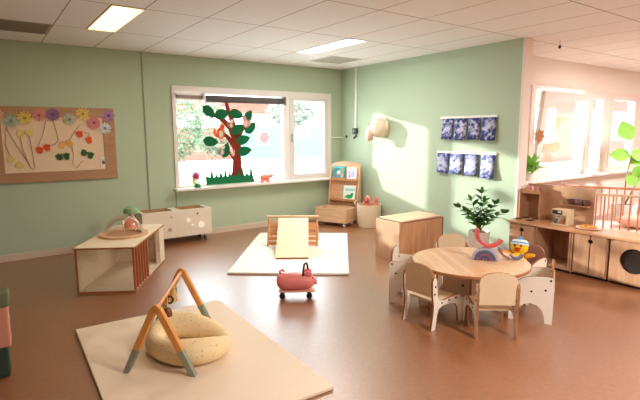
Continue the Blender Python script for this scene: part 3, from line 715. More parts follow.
for x, z, r, mt in ((0.335, 0.245, 0.047, 0), (0.145, 0.33, 0.031, 0), (0.205, 0.25, 0.019, 0), (0.285, 0.415, 0.012, 1), (-0.10, 0.40, 0.014, 2), (-0.13, 0.22, 0.03, 2)):
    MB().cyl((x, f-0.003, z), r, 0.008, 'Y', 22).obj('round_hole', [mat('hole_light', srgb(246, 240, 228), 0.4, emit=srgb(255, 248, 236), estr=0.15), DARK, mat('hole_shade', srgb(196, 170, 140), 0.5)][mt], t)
for x in (a+0.08, b-0.09):
    for y in (f+0.05, k-0.06):
        cst = MB().box(x-0.02, x+0.02, y-0.02, y+0.02, 0.075, 0.10).obj('caster', METAL, t)
        MB().cyl((x, y, 0.036), 0.035, 0.024, 'X', 18).obj('wheel', mat('grey_wheel', srgb(100, 96, 96), 0.5), cst)

# ------------------------------------------------------------------ climbing triangle with ramp
rz = math.atan2(-0.60, 0.80)
t = thing('climbing_triangle', 'wooden climbing triangle standing on the pale mat', 'climbing frame', (3.372, 5.365, ZM), rz)
hw, tz, lean = 0.335, 0.385, 0.17
RUNG = wood('rung_wood', srgb(206, 140, 92), srgb(226, 164, 116), (2, 10, 10), 0.45)
for s in (-1, 1):
    MB().tube([(s*hw, 0, 0.012), (s*hw, lean, tz)], 0.014, 8).obj('front_post', RUNG, t, smooth='auto')
    MB().tube([(s*hw, 2*lean+0.10, 0.012), (s*hw, lean, tz)], 0.014, 8).obj('rear_post', RUNG, t, smooth='auto')
for i in range(5):
    q = 0.13 + i*0.155
    Ma = Matrix.Translation((0, lean*q, tz*q)) @ Matrix.Rotation(-math.atan2(lean, tz), 4, 'X')
    MB().box(-hw, hw, -0.008, 0.008, -0.026, 0.026, Ma).obj('rung', RUNG, t, bevel=0.004)
    if i < 4: MB().cyl((0, lean + (1-q)*(lean+0.10), tz*q), 0.012, 2*hw, 'X', 10).obj('rung', RUNG, t, smooth='auto')
MB().cyl((0, lean, tz+0.006), 0.02, 2*hw+0.05, 'X', 14).obj('top_rail', OAKP, t, smooth='auto')
# ramp: its foot stands in front, its head rests on the top rail
rp = thing('slide_ramp', 'pale plywood slide board resting on the climbing triangle', 'slide', (3.372-0.03*0.0, 5.365, ZM), rz+R(2.6))
y0, z0, y1, z1 = -0.615, 0.006, lean-0.05, tz-0.012
ang = math.atan2(z1-z0, y1-y0); ln = math.hypot(z1-z0, y1-y0)
Ma = Matrix.Translation((0.015, y0, z0)) @ Matrix.Rotation(ang, 4, 'X')
MB().box(-0.20, 0.20, 0, ln, 0, 0.014, Ma).obj('board', mat('slide_ply', srgb(250, 232, 196), 0.45, noise=0.02, nscale=3), rp)
MB().box(-0.201, 0.201, -0.004, 0, -0.003, 0.016, Ma).obj('edge_band', EDGE, rp)
for s in (-1, 1): MB().box(s*0.203-0.003, s*0.203+0.003, 0, ln, -0.004, 0.017, Ma).obj('side_lip', PLYT, rp)

# ------------------------------------------------------------------ pink ride-on
t = thing('ride_on_pig', 'pink pig shaped ride-on toy with black handle and caster wheels', 'ride-on toy', (2.385, 3.745, 0), math.atan2(-0.545, 0.84))
m = MB()
prof = [(-0.188, 0.0), (-0.18, 0.045), (-0.155, 0.075), (-0.10, 0.088), (0.0, 0.09), (0.09, 0.086), (0.14, 0.076), (0.172, 0.052), (0.185, 0.0)]
m.lathe([(max(r, 0.0), x) for x, r in prof], 24, Matrix.Translation((0, 0, 0.155)) @ Matrix.Rotation(PI/2, 4, 'Y') @ Matrix.Diagonal((0.95, 1.05, 1, 1)))
m.obj('body', PINK, t, smooth=True)
MB().box(-0.165, 0.185, -0.075, 0.075, 0.06, 0.074).obj('base_plate', mat('plate_pink', srgb(236, 176, 150), 0.5), t, bevel=0.006)
MB().cyl((0.19, 0, 0.15), 0.035, 0.03, 'X', 18).obj('snout', PINKL, t, bevel=0.005)
for s in (-1, 1):
    MB().sph((0.12, s*0.05, 0.235), 0.034, (1.1, 0.45, 0.85)).obj('ear', mat('ear_pink', srgb(232, 120, 126), 0.5), t, smooth=True)
    MB().sph((0.165, s*0.045, 0.195), 0.008).obj('eye', BLACK, t, smooth=True)
MB().tube([(-0.14, 0, 0.225), (-0.155, 0.01, 0.25), (-0.13, 0.015, 0.262), (-0.11, 0.0, 0.252)], 0.012, 8).obj('tail', MATS['ear_pink'], t, smooth=True)
MB().tube([(0.075, -0.05, 0.13), (0.072, -0.052, 0.24), (0.078, -0.045, 0.295), (0.085, -0.02, 0.325), (0.105, 0.02, 0.325), (0.116, 0.045, 0.295), (0.12, 0.052, 0.24)], 0.0105, 10).obj('handle', BLACK, t, smooth=True)
for x in (-0.13, 0.13):
    for y in (-0.065, 0.065):
        c = MB().cyl((x, y, 0.05), 0.014, 0.03).obj('caster', BLACK, t)
        MB().cyl((x, y, 0.029), 0.028, 0.034, 'Y', 16).obj('wheel', BLACK, c, bevel=0.006)

# ------------------------------------------------------------------ book corner
rz = math.atan2(-0.92, 0.39)   # local x runs along the shelf front (left to right seen from the room)
cx, cy = 5.185, 6.50
t = thing('book_rack', 'wooden display rack with arched top in the corner by the window', 'book rack', (cx, cy, 0), rz)
hw = 0.285
n = 12
PINKWOOD = wood('rack_wood', srgb(216, 170, 132), srgb(234, 192, 154), (1.5, 8, 10), 0.5)
top = [(-hw, 0.30), (hw, 0.30), (hw, 1.0)] + [(hw*math.cos(R(a)), 1.0+0.07*math.sin(R(a))) for a in range(15, 180, 15)] + [(-hw, 1.0)]
MB().prism(top, 0.05, 0.066).obj('back_panel', PINKWOOD, t)
for s in (-1, 1): MB().prism([(-0.065, 0.02), (0.07, 0.02), (0.07, 1.0), (0.035, 1.0), (-0.065, 0.42)], s*hw-0.009, s*hw+0.009, 'YZ').obj('side_panel', PINKWOOD, t)
for z in (0.40, 0.755):
    MB().box(-hw+0.009, hw-0.009, -0.04 if z < 0.5 else -0.015, 0.05, z-0.012, z).obj('shelf', OAKP, t)
    MB().box(-hw+0.009, hw-0.009, -0.048 if z < 0.5 else -0.023, -0.04 if z < 0.5 else -0.015, z-0.018, z+0.02).obj('shelf_lip', mat('lip_wood', srgb(196, 140, 92), 0.5), t)
MB().box(-hw+0.009, hw-0.009, 0.035, 0.05, 0.02, 0.34).obj('lower_back', PINKWOOD, t)
rot = Matrix.Translation((cx, cy, 0)) @ Matrix.Rotation(rz, 4, 'Z')
def book(label, x, z, w, h, cov, extra, y=0.0):
    p = rot @ Vector((x, y, z))
    b = thing('picture_book', label, 'book', p, rz, 'picture books on the rack')
    T = Matrix.Rotation(R(-9), 4, 'X')
    MB().box(-w/2, w/2, 0, 0.010, 0.001, h, T).obj('cover', cov, b)
    MB().box(-w/2+0.004, w/2-0.002, 0.002, 0.008, h, h+0.002, T).obj('pages', WHITE, b)
    for q, mt in extra: 
        m = MB(); m.prism(q, -0.002, 0.0, 'XZ', T); m.obj('cover_picture', mt, b)
ell = lambda cx, cz, a, b: [(cx + a*math.cos(2*PI*i/18), cz + b*math.sin(2*PI*i/18)) for i in range(18)]
book('teal picture book with a crowd scene on the top shelf of the rack', -0.125, 0.757, 0.255, 0.235, blot_mat('teal_cover', srgb(36, 136, 140), srgb(132, 160, 130), 14, 0.52, 2.0), [(ell(0, 0.12, 0.035, 0.035), OP), (ell(-0.06, 0.06, 0.03, 0.03), mat('book_purple', srgb(120, 110, 150), 0.7)), (ell(0.07, 0.065, 0.03, 0.04), PKP), ([(-0.12, 0.20), (0.12, 0.20), (0.12, 0.225), (-0.12, 0.225)], mat('book_sky', srgb(90, 190, 200), 0.7))])
book('white and lilac picture book on the right of the top shelf', 0.135, 0.757, 0.185, 0.215, mat('book_white', srgb(240, 236, 244), 0.6), [(ell(0.02, 0.10, 0.04, 0.06), mat('book_lilac', srgb(180, 190, 232), 0.7)), (ell(-0.05, 0.12, 0.018, 0.03), PKP), (ell(-0.04, 0.06, 0.022, 0.03), mat('book_violet', srgb(150, 140, 200), 0.7))])
book('white picture book with a green dinosaur on the lower shelf', 0.10, 0.402, 0.235, 0.25, mat('book_pale', srgb(226, 240, 232), 0.6), [(ell(0.0, 0.06, 0.07, 0.035), mat('dino_green', srgb(40, 160, 84), 0.7)), (ell(0.055, 0.10, 0.03, 0.028), MATS['dino_green']), ([(-0.06, 0.05), (-0.10, 0.03), (-0.05, 0.09)], MATS['dino_green']), ([(-0.09, 0.16), (0.10, 0.16), (0.10, 0.20), (-0.09, 0.20)], mat('book_mint', srgb(160, 214, 200), 0.7))], -0.025)
# bin on casters in front of the rack
fc = Vector((cx, cy, 0)) + Vector((-0.92, -0.39, 0))*0.27
t = thing('storage_bin', 'pale wooden book bin on white casters in front of the rack', 'storage bin', fc + Vector((-0.02, 0.02, 0)), rz)
hw, hd, z0, z1 = 0.30, 0.17, 0.065, 0.30
for s in (-1, 1):
    MB().box(-hw, hw, s*hd-0.009, s*hd+0.009, z0, z1).obj('long_side', OAKP, t)
    MB().box(s*hw-0.009, s*hw+0.009, -hd+0.009, hd-0.009, z0, z1).obj('short_side', OAKP, t)
MB().box(-hw+0.009, hw-0.009, -hd+0.009, hd-0.009, z0, z0+0.015).obj('bottom', OAKP, t)
for sx in (-1, 1):
    for sy in (-1, 1):
        c = MB().box(sx*(hw-0.05)-0.016, sx*(hw-0.05)+0.016, sy*(hd-0.03)-0.016, sy*(hd-0.03)+0.016, 0.045, z0).obj('caster', METAL, t)
        MB().cyl((sx*(hw-0.05), sy*(hd-0.03), 0.029), 0.028, 0.025, 'X', 16).obj('wheel', WHITE if sx > 0 else mat('dark_wheel', srgb(90, 84, 80), 0.5), c)
# basket with soft toys
t = thing('felt_basket', 'cream felt basket standing against the sunlit green wall', 'basket', (5.25, 5.92, 0))
MB().lathe([(0, 0.002), (0.175, 0.002), (0.19, 0.05), (0.205, 0.385), (0.195, 0.385), (0.18, 0.06), (0, 0.03)], 30).obj('body', mat('felt', srgb(232, 212, 186), 0.95, 0.05, bump=0.2, bscale=80), t, smooth='auto')
MB().tube([(-0.14, 0.15, 0.32), (-0.17, 0.18, 0.40), (-0.10, 0.21, 0.44), (-0.05, 0.20, 0.36)], 0.008, 8).obj('handle', MATS['felt'], t, smooth=True)
SOFT = [mat('soft_rose', srgb(206, 110, 100), 0.95, 0.05), mat('soft_blush', srgb(240, 180, 164), 0.95, 0.05), mat('soft_coral', srgb(220, 136, 116), 0.95, 0.05)]
for i, (x, y, z, mt, lab) in enumerate([(-0.085, -0.03, 0.40, 0, 'dark rose soft toy at the front of the felt basket'), (0.05, -0.09, 0.41, 2, 'coral soft toy on the right in the felt basket'), (0.02, 0.085, 0.41, 1, 'blush soft toy at the back left of the felt basket')]):
    s = thing('soft_toy', lab, 'soft toy', (5.25+x, 5.92+y, z), R(40*i), 'soft toys in the felt basket')
    MB().sph((0, 0, -0.03), 0.07, (1, 0.9, 1.2), 16).obj('body', SOFT[mt], s, smooth=True)
    MB().sph((-0.02, -0.02, 0.055), 0.045, (1, 1, 0.95), 14).obj('head', SOFT[mt], s, smooth=True)
    for q in (-1, 1): MB().sph((-0.02+q*0.03, -0.01, 0.095), 0.018, (0.8, 0.6, 1.2), 10).obj('ear', SOFT[mt], s, smooth=True)

# ------------------------------------------------------------------ drop leaf chest
t = thing('fold_table', 'oak drop-leaf side table folded closed in front of the green wall', 'folded table', (4.05, 4.01, 0))
w, dp, h = 0.80, 0.42, 0.495
MB().box(0.035, w-0.035, 0.03, dp-0.02, 0.012, h-0.03).obj('carcass', OAKD, t)
MB().box(0.0, 0.022, 0.0, dp, 0.0, h-0.008).obj('left_panel', wood('oak_end', srgb(200, 158, 124), srgb(222, 184, 150), (16, 16, 1), 0.45), t, bevel=0.003)
MB().box(w-0.016, w+0.006, 0.0, dp, 0.0, h-0.012).obj('right_panel', OAKD, t, bevel=0.003)
MB().box(0.026, w-0.02, 0.002, 0.022, 0.004, h-0.022).obj('front_leaf', OAKC, t, bevel=0.003)
MB().box(0.026, w-0.02, dp-0.022, dp-0.002, 0.004, h-0.022).obj('back_leaf', OAKC, t, bevel=0.003)
MB().box(0.05, w-0.04, -0.004, dp-0.01, h-0.012, h+0.012).obj('top', wood('oak_top_pink', srgb(222, 172, 136), srgb(238, 194, 160), (1, 12, 12), 0.35), t, bevel=0.008)

# ------------------------------------------------------------------ round table and chairs
TC = Vector((3.43, 2.53, 0)); TRAD = 0.50; TH = 0.455
t = thing('round_table', 'round oak topped low table with toys on it at the right', 'table', TC)
m = MB(); m.lathe([(0, TH-0.028), (TRAD-0.006, TH-0.028), (TRAD, TH-0.022), (TRAD, TH-0.006), (TRAD-0.006, TH), (0, TH)], 64)
for f in m.bm.faces:
    c = f.calc_center_median()
    if abs(c.x)**2 + abs(c.y)**2 > (TRAD-0.02)**2: f.material_index = 1
def plank_top():
    m = bpy.data.materials.new('plank_table_top'); m.use_nodes = True; nt = m.node_tree; b = nt.nodes['Principled BSDF']
    tc = nt.nodes.new('ShaderNodeTexCoord'); mp = nt.nodes.new('ShaderNodeMapping'); mp.inputs['Rotation'].default_value = (0, 0, R(-58))
    nt.links.new(tc.outputs['Object'], mp.inputs['Vector'])
    br = nt.nodes.new('ShaderNodeTexBrick'); br.inputs['Scale'].default_value = 1.0; br.inputs['Brick Width'].default_value = 0.7; br.inputs['Row Height'].default_value = 0.055
    br.inputs['Mortar Size'].default_value = 0.0012; br.inputs['Color1'].default_value = srgb(214, 164, 116); br.inputs['Color2'].default_value = srgb(232, 190, 148); br.inputs['Mortar'].default_value = srgb(180, 128, 88)
    nt.links.new(mp.outputs['Vector'], br.inputs['Vector'])
    nt.links.new(br.outputs['Color'], b.inputs['Base Color']); b.inputs['Roughness'].default_value = 0.3
    return m
m.obj('table_top', [plank_top(), EDGE], t, smooth='auto')
for a in (R(39.5), R(124)):
    Ma = Matrix.Rotation(a, 4, 'Z')
    half = [(0.39, 0.001), (0.375, 0.06), (0.32, 0.12), (0.26, 0.165), (0.225, 0.22), (0.22, TH-0.029)]
    poly = [(-0.30, 0.001)] + [(0.25*math.cos(R(q)), 0.012+0.10*math.sin(R(q))) for q in range(170, 9, -20)] + [(0.30, 0.001)] + half + [(-x, z) for x, z in reversed(half)]
    e = 0.012
    pl = MB().prism(poly, -e, e, 'XZ', Ma, 1).obj('base_panel', [PLYW, EDGE], t)
    for x, zb in ((0.05, 0.33), (0.05, 0.22), (-0.10, 0.33)):
        MB().cyl((x, 0, zb), 0.011, 2*e+0.006, 'Y', 10, M=Ma).obj('bolt', BOLT, pl)

def side_profile():
    # rear leg, post, seat rail and front leg of the open chair in (y, z)
    return [(-0.035, 0.0), (0.012, 0.0), (0.03, 0.10), (0.05, 0.165), (0.10, 0.185), (0.20, 0.185), (0.27, 0.165), (0.30, 0.12), (0.315, 0.0), (0.362, 0.0), (0.352, 0.12), (0.335, 0.215), (0.305, 0.238), (0.25, 0.238), (0.12, 0.225), (0.055, 0.24), (0.035, 0.28), (0.022, 0.40), (0.01, 0.432), (-0.016, 0.432), (-0.028, 0.40), (-0.022, 0.28), (-0.008, 0.20), (-0.014, 0.12)]
def make_chair(label):
    c = thing('toddler_chair', label, 'chair', (0, 0, 0), 0, 'low plywood chairs around the round table')
    hw = 0.15
    for s in (-1, 1):
        p = MB().prism(side_profile(), s*hw-0.009, s*hw+0.009, 'YZ', None, 1).obj('side_panel', [PLYW, EDGE], c)
        for (y, z) in ((0.005, 0.36), (-0.003, 0.30), (0.09, 0.21), (0.18, 0.215), (0.27, 0.215)):
            MB().cyl((s*hw, y, z), 0.009, 0.024, 'X', 10).obj('bolt', BOLT, p)
    MB().box(-hw+0.009, hw-0.009, 0.04, 0.325, 0.205, 0.222).obj('seat', PLYT, c)
    w = hw-0.009
    back = [(-w, 0.265), (w, 0.265), (w, 0.452)] + [(w*math.cos(R(a)), 0.452+0.072*math.sin(R(a))**0.8) for a in range(20, 180, 20)] + [(-w, 0.452)]
    Ma = Matrix.Translation((0, 0.002, 0.265)) @ Matrix.Rotation(R(3.5), 4, 'X') @ Matrix.Translation((0, 0, -0.265))
    MB().prism(back, -0.008, 0.008, 'XZ', Ma, 1).obj('backrest', [PLYT, EDGE], c)
    return c
def make_armchair(label, bm_=None, sm_=None):
    c = thing('toddler_armchair', label, 'chair', (0, 0, 0), 0, 'low plywood chairs around the round table')
    hw = 0.15
    prof = [(-0.03, 0.0), (0.025, 0.0), (0.032, 0.06), (0.05, 0.11), (0.085, 0.145), (0.14, 0.16), (0.19, 0.145), (0.225, 0.11), (0.243, 0.06), (0.25, 0.0), (0.305, 0.0), (0.305, 0.20), (0.295, 0.28), (0.26, 0.335), (0.20, 0.372), (0.12, 0.392), (0.03, 0.398), (-0.015, 0.394), (-0.032, 0.375), (-0.034, 0.30)]
    for s in (-1, 1):
        p = MB().prism(prof, s*hw-0.009, s*hw+0.009, 'YZ', None, 1).obj('side_panel', [PLYW, EDGE], c)
        for (y, z) in ((0.03, 0.285), (0.135, 0.262), (0.24, 0.262), (-0.005, 0.37)):
            MB().cyl((s*hw, y, z), 0.009, 0.024, 'X', 10).obj('bolt', BOLT, p)
    MB().box(-hw+0.009, hw-0.009, 0.0, 0.285, 0.24, 0.258).obj('seat', sm_ or PLYT, c)
    w = hw-0.0095
    back = [(-w, 0.262), (w, 0.262), (w, 0.45), (w-0.03, 0.485), (w-0.07, 0.495), (-w+0.07, 0.495), (-w+0.03, 0.485), (-w, 0.45)]
    MB().prism(back, -0.024, -0.006, 'XZ', None, 1).obj('backrest', [bm_ or PLYW, EDGE], c)
    return c
c2 = make_chair('plywood chair at the table front left, its tan back turned to us')
c2.location = (2.832, 2.565, 0); c2.rotation_euler = (0, 0, R(-88))
dup(c2, (3.112, 2.033, 0), R(-38.5), 'plywood chair nearest to us, its pale back in front of the table')
dup(c2, (3.93, 3.13, 0), R(180-37), 'plywood chair on the far side of the table, only its arched back showing')
c4 = make_armchair('solid sided plywood chair at the right of the table, its arched side facing us')
c4.location = (3.825, 2.01, 0); c4.rotation_euler = (0, 0, R(28))
dup(c4, (3.145, 3.15, 0), R(-146.5), 'solid sided plywood chair at the left of the table behind the tan backed one')
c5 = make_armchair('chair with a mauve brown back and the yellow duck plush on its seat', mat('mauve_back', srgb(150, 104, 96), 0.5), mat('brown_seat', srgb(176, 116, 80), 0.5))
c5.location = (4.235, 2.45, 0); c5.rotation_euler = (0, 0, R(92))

# duck on the far chair
t = thing('duck_plush', 'yellow duck plush with blue striped hat sitting on the chair by the play kitchen', 'plush duck', (4.045, 2.455, 0.275), R(198))
t.rotation_euler = (0, R(-17), R(198))
t.scale = (0.86, 0.86, 0.86)
YEL = mat('duck_yellow', srgb(246, 206, 40), 0.85, 0.1)
# local +x faces the room
MB().sph((0, 0, 0.10), 0.095, (1, 1, 1.05)).obj('body', YEL, t, smooth=True)
MB().sph((0.0, 0, 0.255), 0.085, (1, 1.08, 1.0), 22).obj('head', YEL, t, smooth=True)
m = MB(); m.lathe([(0.090, 0.276), (0.094, 0.290), (0.086, 0.312), (0.06, 0.336), (0.02, 0.348), (0, 0.35)], 24, Matrix.Translation((0, 0, 0)))
hat = m.obj('hat', mat('hat_blue', srgb(100, 170, 205), 0.85, 0.1), t, smooth=True)
MB().lathe([(0.0905, 0.274), (0.096, 0.277), (0.096, 0.289), (0.0945, 0.293)], 24).obj('hat_band', mat('hat_white', srgb(230, 236, 236), 0.85), hat, smooth=True)
MB().lathe([(0.089, 0.309), (0.082, 0.322), (0.068, 0.334)], 24).obj('hat_stripe', MATS['hat_white'], hat, smooth=True)
MB().sph((0, 0, 0.355), 0.022).obj('hat_bobble', MATS['hat_blue'], hat, smooth=True)
MB().sph((0.085, 0, 0.235), 0.03, (1.1, 1.3, 0.45)).obj('upper_beak', mat('beak_orange', srgb(220, 80, 40), 0.7), t, smooth=True)
MB().sph((0.078, 0, 0.213), 0.026, (1.0, 1.2, 0.4)).obj('lower_beak', MATS['beak_orange'], t, smooth=True)
for s in (-1, 1):
    MB().sph((0.077, s*0.032, 0.262), 0.012).obj('eye', BLACK, t, smooth=True)
    MB().tube([(0.02, s*0.07, 0.155), (0.03, s*0.11, 0.17), (0.03, s*0.15, 0.18), (0.03, s*0.175, 0.185)], [0.026, 0.028, 0.024, 0.012], 12).obj('wing', mat('wing_orange', srgb(244, 168, 40), 0.85), t, smooth=True)
    MB().sph((0.12, s*0.05, 0.035), 0.035, (1.5, 0.9, 0.55)).obj('foot', MATS['beak_orange'], t, smooth=True)

# wooden rainbow arches on the table
def arch(mb, r0, r1, w, M, a0=0, a1=180, n=18):
    poly = [(r1*math.cos(R(a0+(a1-a0)*i/n)), r1*math.sin(R(a0+(a1-a0)*i/n))) for i in range(n+1)] + [(r0*math.cos(R(a1-(a1-a0)*i/n)), r0*math.sin(R(a1-(a1-a0)*i/n))) for i in range(n+1)]
    mb.prism(poly, -w/2, w/2, 'XZ', M); return mb
rzr = R(-56)
RIGHT = Vector((0.81, -0.585, 0))
RB = [('grey lilac', srgb(178, 170, 186)), ('slate blue', srgb(92, 104, 134)), ('plum', srgb(146, 92, 112)), ('dusty blue', srgb(84, 92, 124))]
base = Vector((3.548, 2.46, TH+0.001))
for i, (nm, c) in enumerate(RB):
    r1 = 0.112 - i*0.0235
    o = arch(MB(), r1-0.02, r1, 0.07, None).obj('rainbow_arch', mat('arch_'+nm.replace(' ', '_'), c, 0.5), None, bevel=0.002, loc=base, rot=(0, 0, rzr))
    tag(o, ['%s wooden arch, outermost of the nested rainbow on the table', '%s wooden arch, second ring of the nested rainbow', '%s wooden arch, third ring of the nested rainbow', '%s wooden arch, innermost of the nested rainbow'][i] % nm, 'wooden arch', 'toy rainbow arches on the table')
o = MB().cyl((0, 0, 0.0), 0.0095, 0.07, 'Y', 14).obj('rainbow_core', mat('core_red', srgb(170, 64, 70), 0.5), None, loc=base+Vector((0, 0, 0.0105)), rot=(0, 0, rzr)); tag(o, 'small red wooden block in the middle of the nested rainbow', 'wooden block')
REDA = mat('arch_red', srgb(206, 84, 80), 0.5)
o = arch(MB(), 0.10, 0.124, 0.07, None, 164, 338, 24).obj('rainbow_arch', REDA, None, bevel=0.002, loc=base+RIGHT*0.035+Vector((0, 0, 0.114+0.124)), rot=(0, R(6), R(-40))); tag(o, 'red wooden arch balanced upside down on the nested rainbow', 'wooden arch', 'toy rainbow arches on the table')
o = arch(MB(), 0.11, 0.128, 0.055, None, 192, 258).obj('rainbow_arch', mat('arch_mauve', srgb(132, 104, 122), 0.5), None, bevel=0.002, loc=base+RIGHT*0.24+Vector((0, 0, 0.1285)), rot=(0, 0, R(-40))); tag(o, 'mauve wooden arch piece leaning at the right of the rainbow', 'wooden arch', 'toy rainbow arches on the table')
o = arch(MB(), 0.045, 0.062, 0.05, None, 205, 345).obj('rainbow_arch', mat('arch_slate', srgb(104, 104, 124), 0.5), None, bevel=0.002, loc=base+RIGHT*0.275+Vector((0, 0, 0.0625)), rot=(0, 0, R(-40))); tag(o, 'small slate wooden arch lying upturned at the right end of the toys', 'wooden arch', 'toy rainbow arches on the table')

# potted plant
t = thing('potted_plant', 'leafy green plant in a white pot between the table and the green wall', 'plant', (5.16, 3.68, 0))
MB().lathe([(0, 0.002), (0.10, 0.002), (0.115, 0.02), (0.135, 0.31), (0.122, 0.31), (0.11, 0.27), (0, 0.265)], 28).obj('pot', mat('white_pot', srgb(236, 222, 210), 0.45), t, smooth='auto')
MB().cyl((0, 0, 0.275), 0.116, 0.012).obj('soil', mat('soil', srgb(60, 44, 34), 0.95), t)
LEAFM = mat('zz_leaf', srgb(64, 116, 50), 0.4, 0.5, noise=0.35, nscale=14); STEMM = mat('zz_stem', srgb(86, 120, 62), 0.6)
def leaf_blade(mb, p, dirv, up, ln, wd, fold=0.25):
    dirv = dirv.normalized(); side = dirv.cross(up)
    if side.length < 1e-3: side = Vector((1, 0, 0))
    side.normalize(); nrm = side.cross(dirv).normalized()
    prof = [(0, 0.08), (0.25, 0.8), (0.5, 1.0), (0.78, 0.65), (1.0, 0.02)]
    rows = []
    for q, w in prof:
        c = p + dirv*(ln*q) - nrm*(ln*0.12*q*q)
        rows.append([mb.bm.verts.new(c - side*wd*w + nrm*wd*fold*w), mb.bm.verts.new(c), mb.bm.verts.new(c + side*wd*w + nrm*wd*fold*w)])
    for a, b in zip(rows[:-1], rows[1:]):
        for k in (0, 1): mb.bm.faces.new((a[k], a[k+1], b[k+1], b[k]))
random.seed(11)
# (reach x, reach y, height)
for (ex, ey, ez) in [(-0.16, 0.20, 0.33), (-0.05, 0.10, 0.42), (0.02, 0.0, 0.52), (0.05, -0.17, 0.40), (-0.10, -0.17, 0.30), (0.08, -0.27, 0.30), (-0.20, 0.02, 0.30), (0.05, 0.20, 0.25), (-0.02, -0.06, 0.42)]:
    s = MB(); pts = []
    for i in range(7):
        q = i/6; pts.append(Vector((ex*q**1.5, ey*q**1.5, 0.27 + ez*(q - 0.15*q*q)/0.85)))
    st = s.tube(pts, [0.009-0.001*i for i in range(7)], 6).obj('stem', STEMM, t, smooth=True)
    lm = MB()
    for i in range(2, 7):
        for q in (-1, 1):
            dv = (pts[i]-pts[i-1]).normalized(); side = dv.cross(Vector((0.3, 0.5, 1))).normalized()*q
            leaf_blade(lm, pts[i], dv*0.7 + side + Vector((0, 0, 0.25*random.random())), Vector((random.uniform(-.3, .3), random.uniform(-.3, .3), 1)), 0.115, 0.034)
    leaf_blade(lm, pts[6], pts[6]-pts[5], Vector((1, 0.2, 0.3)), 0.10, 0.026)
    lm.obj('leaflets', LEAFM, st, smooth=True)

# ------------------------------------------------------------------ play kitchen (runs along the line of the green wall towards us)
KX, KB, KT = 5.235, 5.62, 0.50
def unit_box(t, y0, y1, mt=OAK):
    """carcass in local coords: front at x=0, back at +, y from y0 to y1"""
    dpt = KB-KX
    for y in (y0, y1-0.016): MB().box(0.0, dpt, y, y+0.016, 0.03, KT-0.026).obj('side_panel', mt, t)
    MB().box(0.004, dpt, y0+0.016, y1-0.016, 0.03, 0.046).obj('bottom_panel', mt, t)
    MB().box(dpt-0.012, dpt, y0+0.016, y1-0.016, 0.046, KT-0.026).obj('back_panel', OAKD, t)
    MB().box(0.03, dpt, y0+0.01, y1-0.01, 0, 0.03).obj('plinth', DARK, t)
def door_leaf(t, y0, y1, side, notch_z=0.405):
    """door with a half round finger notch on one edge"""
    r = 0.022
    a = [(y0, 0.05), (y1, 0.05)]
    if side > 0: a += [(y1 - r*math.sin(R(q)), notch_z - r*math.cos(R(q))) for q in range(0, 181, 20)]
    a += [(y1, KT-0.03), (y0, KT-0.03)]
    if side < 0: a += [(y0 + r*math.sin(R(q)), notch_z + r*math.cos(R(q))) for q in range(0, 181, 20)]
    return MB().prism(a, -0.016, 0.0, 'YZ').obj('door', OAK, t, bevel=0.0015)
def doors_unit(label, y0, y1):
    t = thing('play_kitchen_cabinet', label, 'toy cabinet', (KX, 0, 0), 0, 'play kitchen units')
    unit_box(t, y0, y1)
    mid = (y0+y1)/2; g = 0.006
    MB().box(0.002, 0.012, y0+0.016, y1-0.016, 0.046, KT-0.027).obj('dark_inside', DARK, t)
    door_leaf(t, y0+0.01, mid-g, 1); door_leaf(t, mid+g, y1-0.01, -1)
    return t
doors_unit('play kitchen cabinet with two doors below the hob discs', 2.965, 3.30)
t = thing('play_kitchen_niche', 'open play kitchen niche between the two door cabinets', 'toy cabinet', (KX, 0, 0), 0, 'play kitchen units')
dpt = KB-KX
MB().box(0, dpt, 2.945, 2.961, 0.03, KT-0.026).obj('side_panel', OAK, t); MB().box(0, dpt, 2.555, 2.571, 0.03, KT-0.026).obj('side_panel', OAK, t)
MB().box(0, dpt, 2.571, 2.945, 0.03, 0.055).obj('bottom_panel', OAK, t); MB().box(dpt-0.012, dpt, 2.571, 2.945, 0.055, KT-0.026).obj('back_panel', OAKD, t)
MB().box(0.03, dpt, 2.56, 2.95, 0, 0.03).obj('plinth', DARK, t)
o = MB().box(KX+0.0, KB, 2.530, 2.546, 0.02, KT-0.027).obj('filler_panel', OAK); tag(o, 'thin upright oak panel between the open niche and the second door cabinet', 'panel')
doors_unit('play kitchen cabinet with two doors and dark finger hole beside the washing machine', 2.165, 2.515)
t = thing('toy_washing_machine', 'toy washing machine front with large round dark opening at the right edge', 'toy washing machine', (KX, 0, 0), 0, 'play kitchen units')
unit_box(t, 1.60, 2.145)
yc, zc, rr = 1.915, 0.278, 0.128
n = 40
ring = [(yc + rr*math.cos(2*PI*i/n), zc + rr*math.sin(2*PI*i/n)) for i in range(n)]
m = MB()
outer = []
ya, yb, za, zb = 1.61, 2.135, 0.05, KT-0.03
for i in range(n):
    c, s = math.cos(2*PI*i/n), math.sin(2*PI*i/n)
    k = min(((yb-yc) if c > 0 else (yc-ya))/max(abs(c), 1e-6), ((zb-zc) if s > 0 else (zc-za))/max(abs(s), 1e-6))
    outer.append((yc+c*k, zc+s*k))
for d in (-0.016, 0.0):
    A = [m.bm.verts.new((d, y, z)) for y, z in ring]; B = [m.bm.verts.new((d, y, z)) for y, z in outer]
    for i in range(n): m.bm.faces.new((A[i], A[(i+1) % n], B[(i+1) % n], B[i]))
    if d < 0: A0_, B0_ = A, B
for i in range(n):
    j = (i+1) % n; m.bm.faces.new((A0_[i], A0_[j], A[j], A[i])); m.bm.faces.new((B0_[i], B[i], B[j], B0_[j]))
for y, z in ((ya, za), (ya, zb), (yb, za), (yb, zb)):
    pass
m.obj('front_panel', OAK, t)
MB().box(0.004, 0.0165, ya+0.006, yb-0.006, za, zb).obj('dark_drum', mat('drum_dark', srgb(38, 26, 20), 0.5), t)
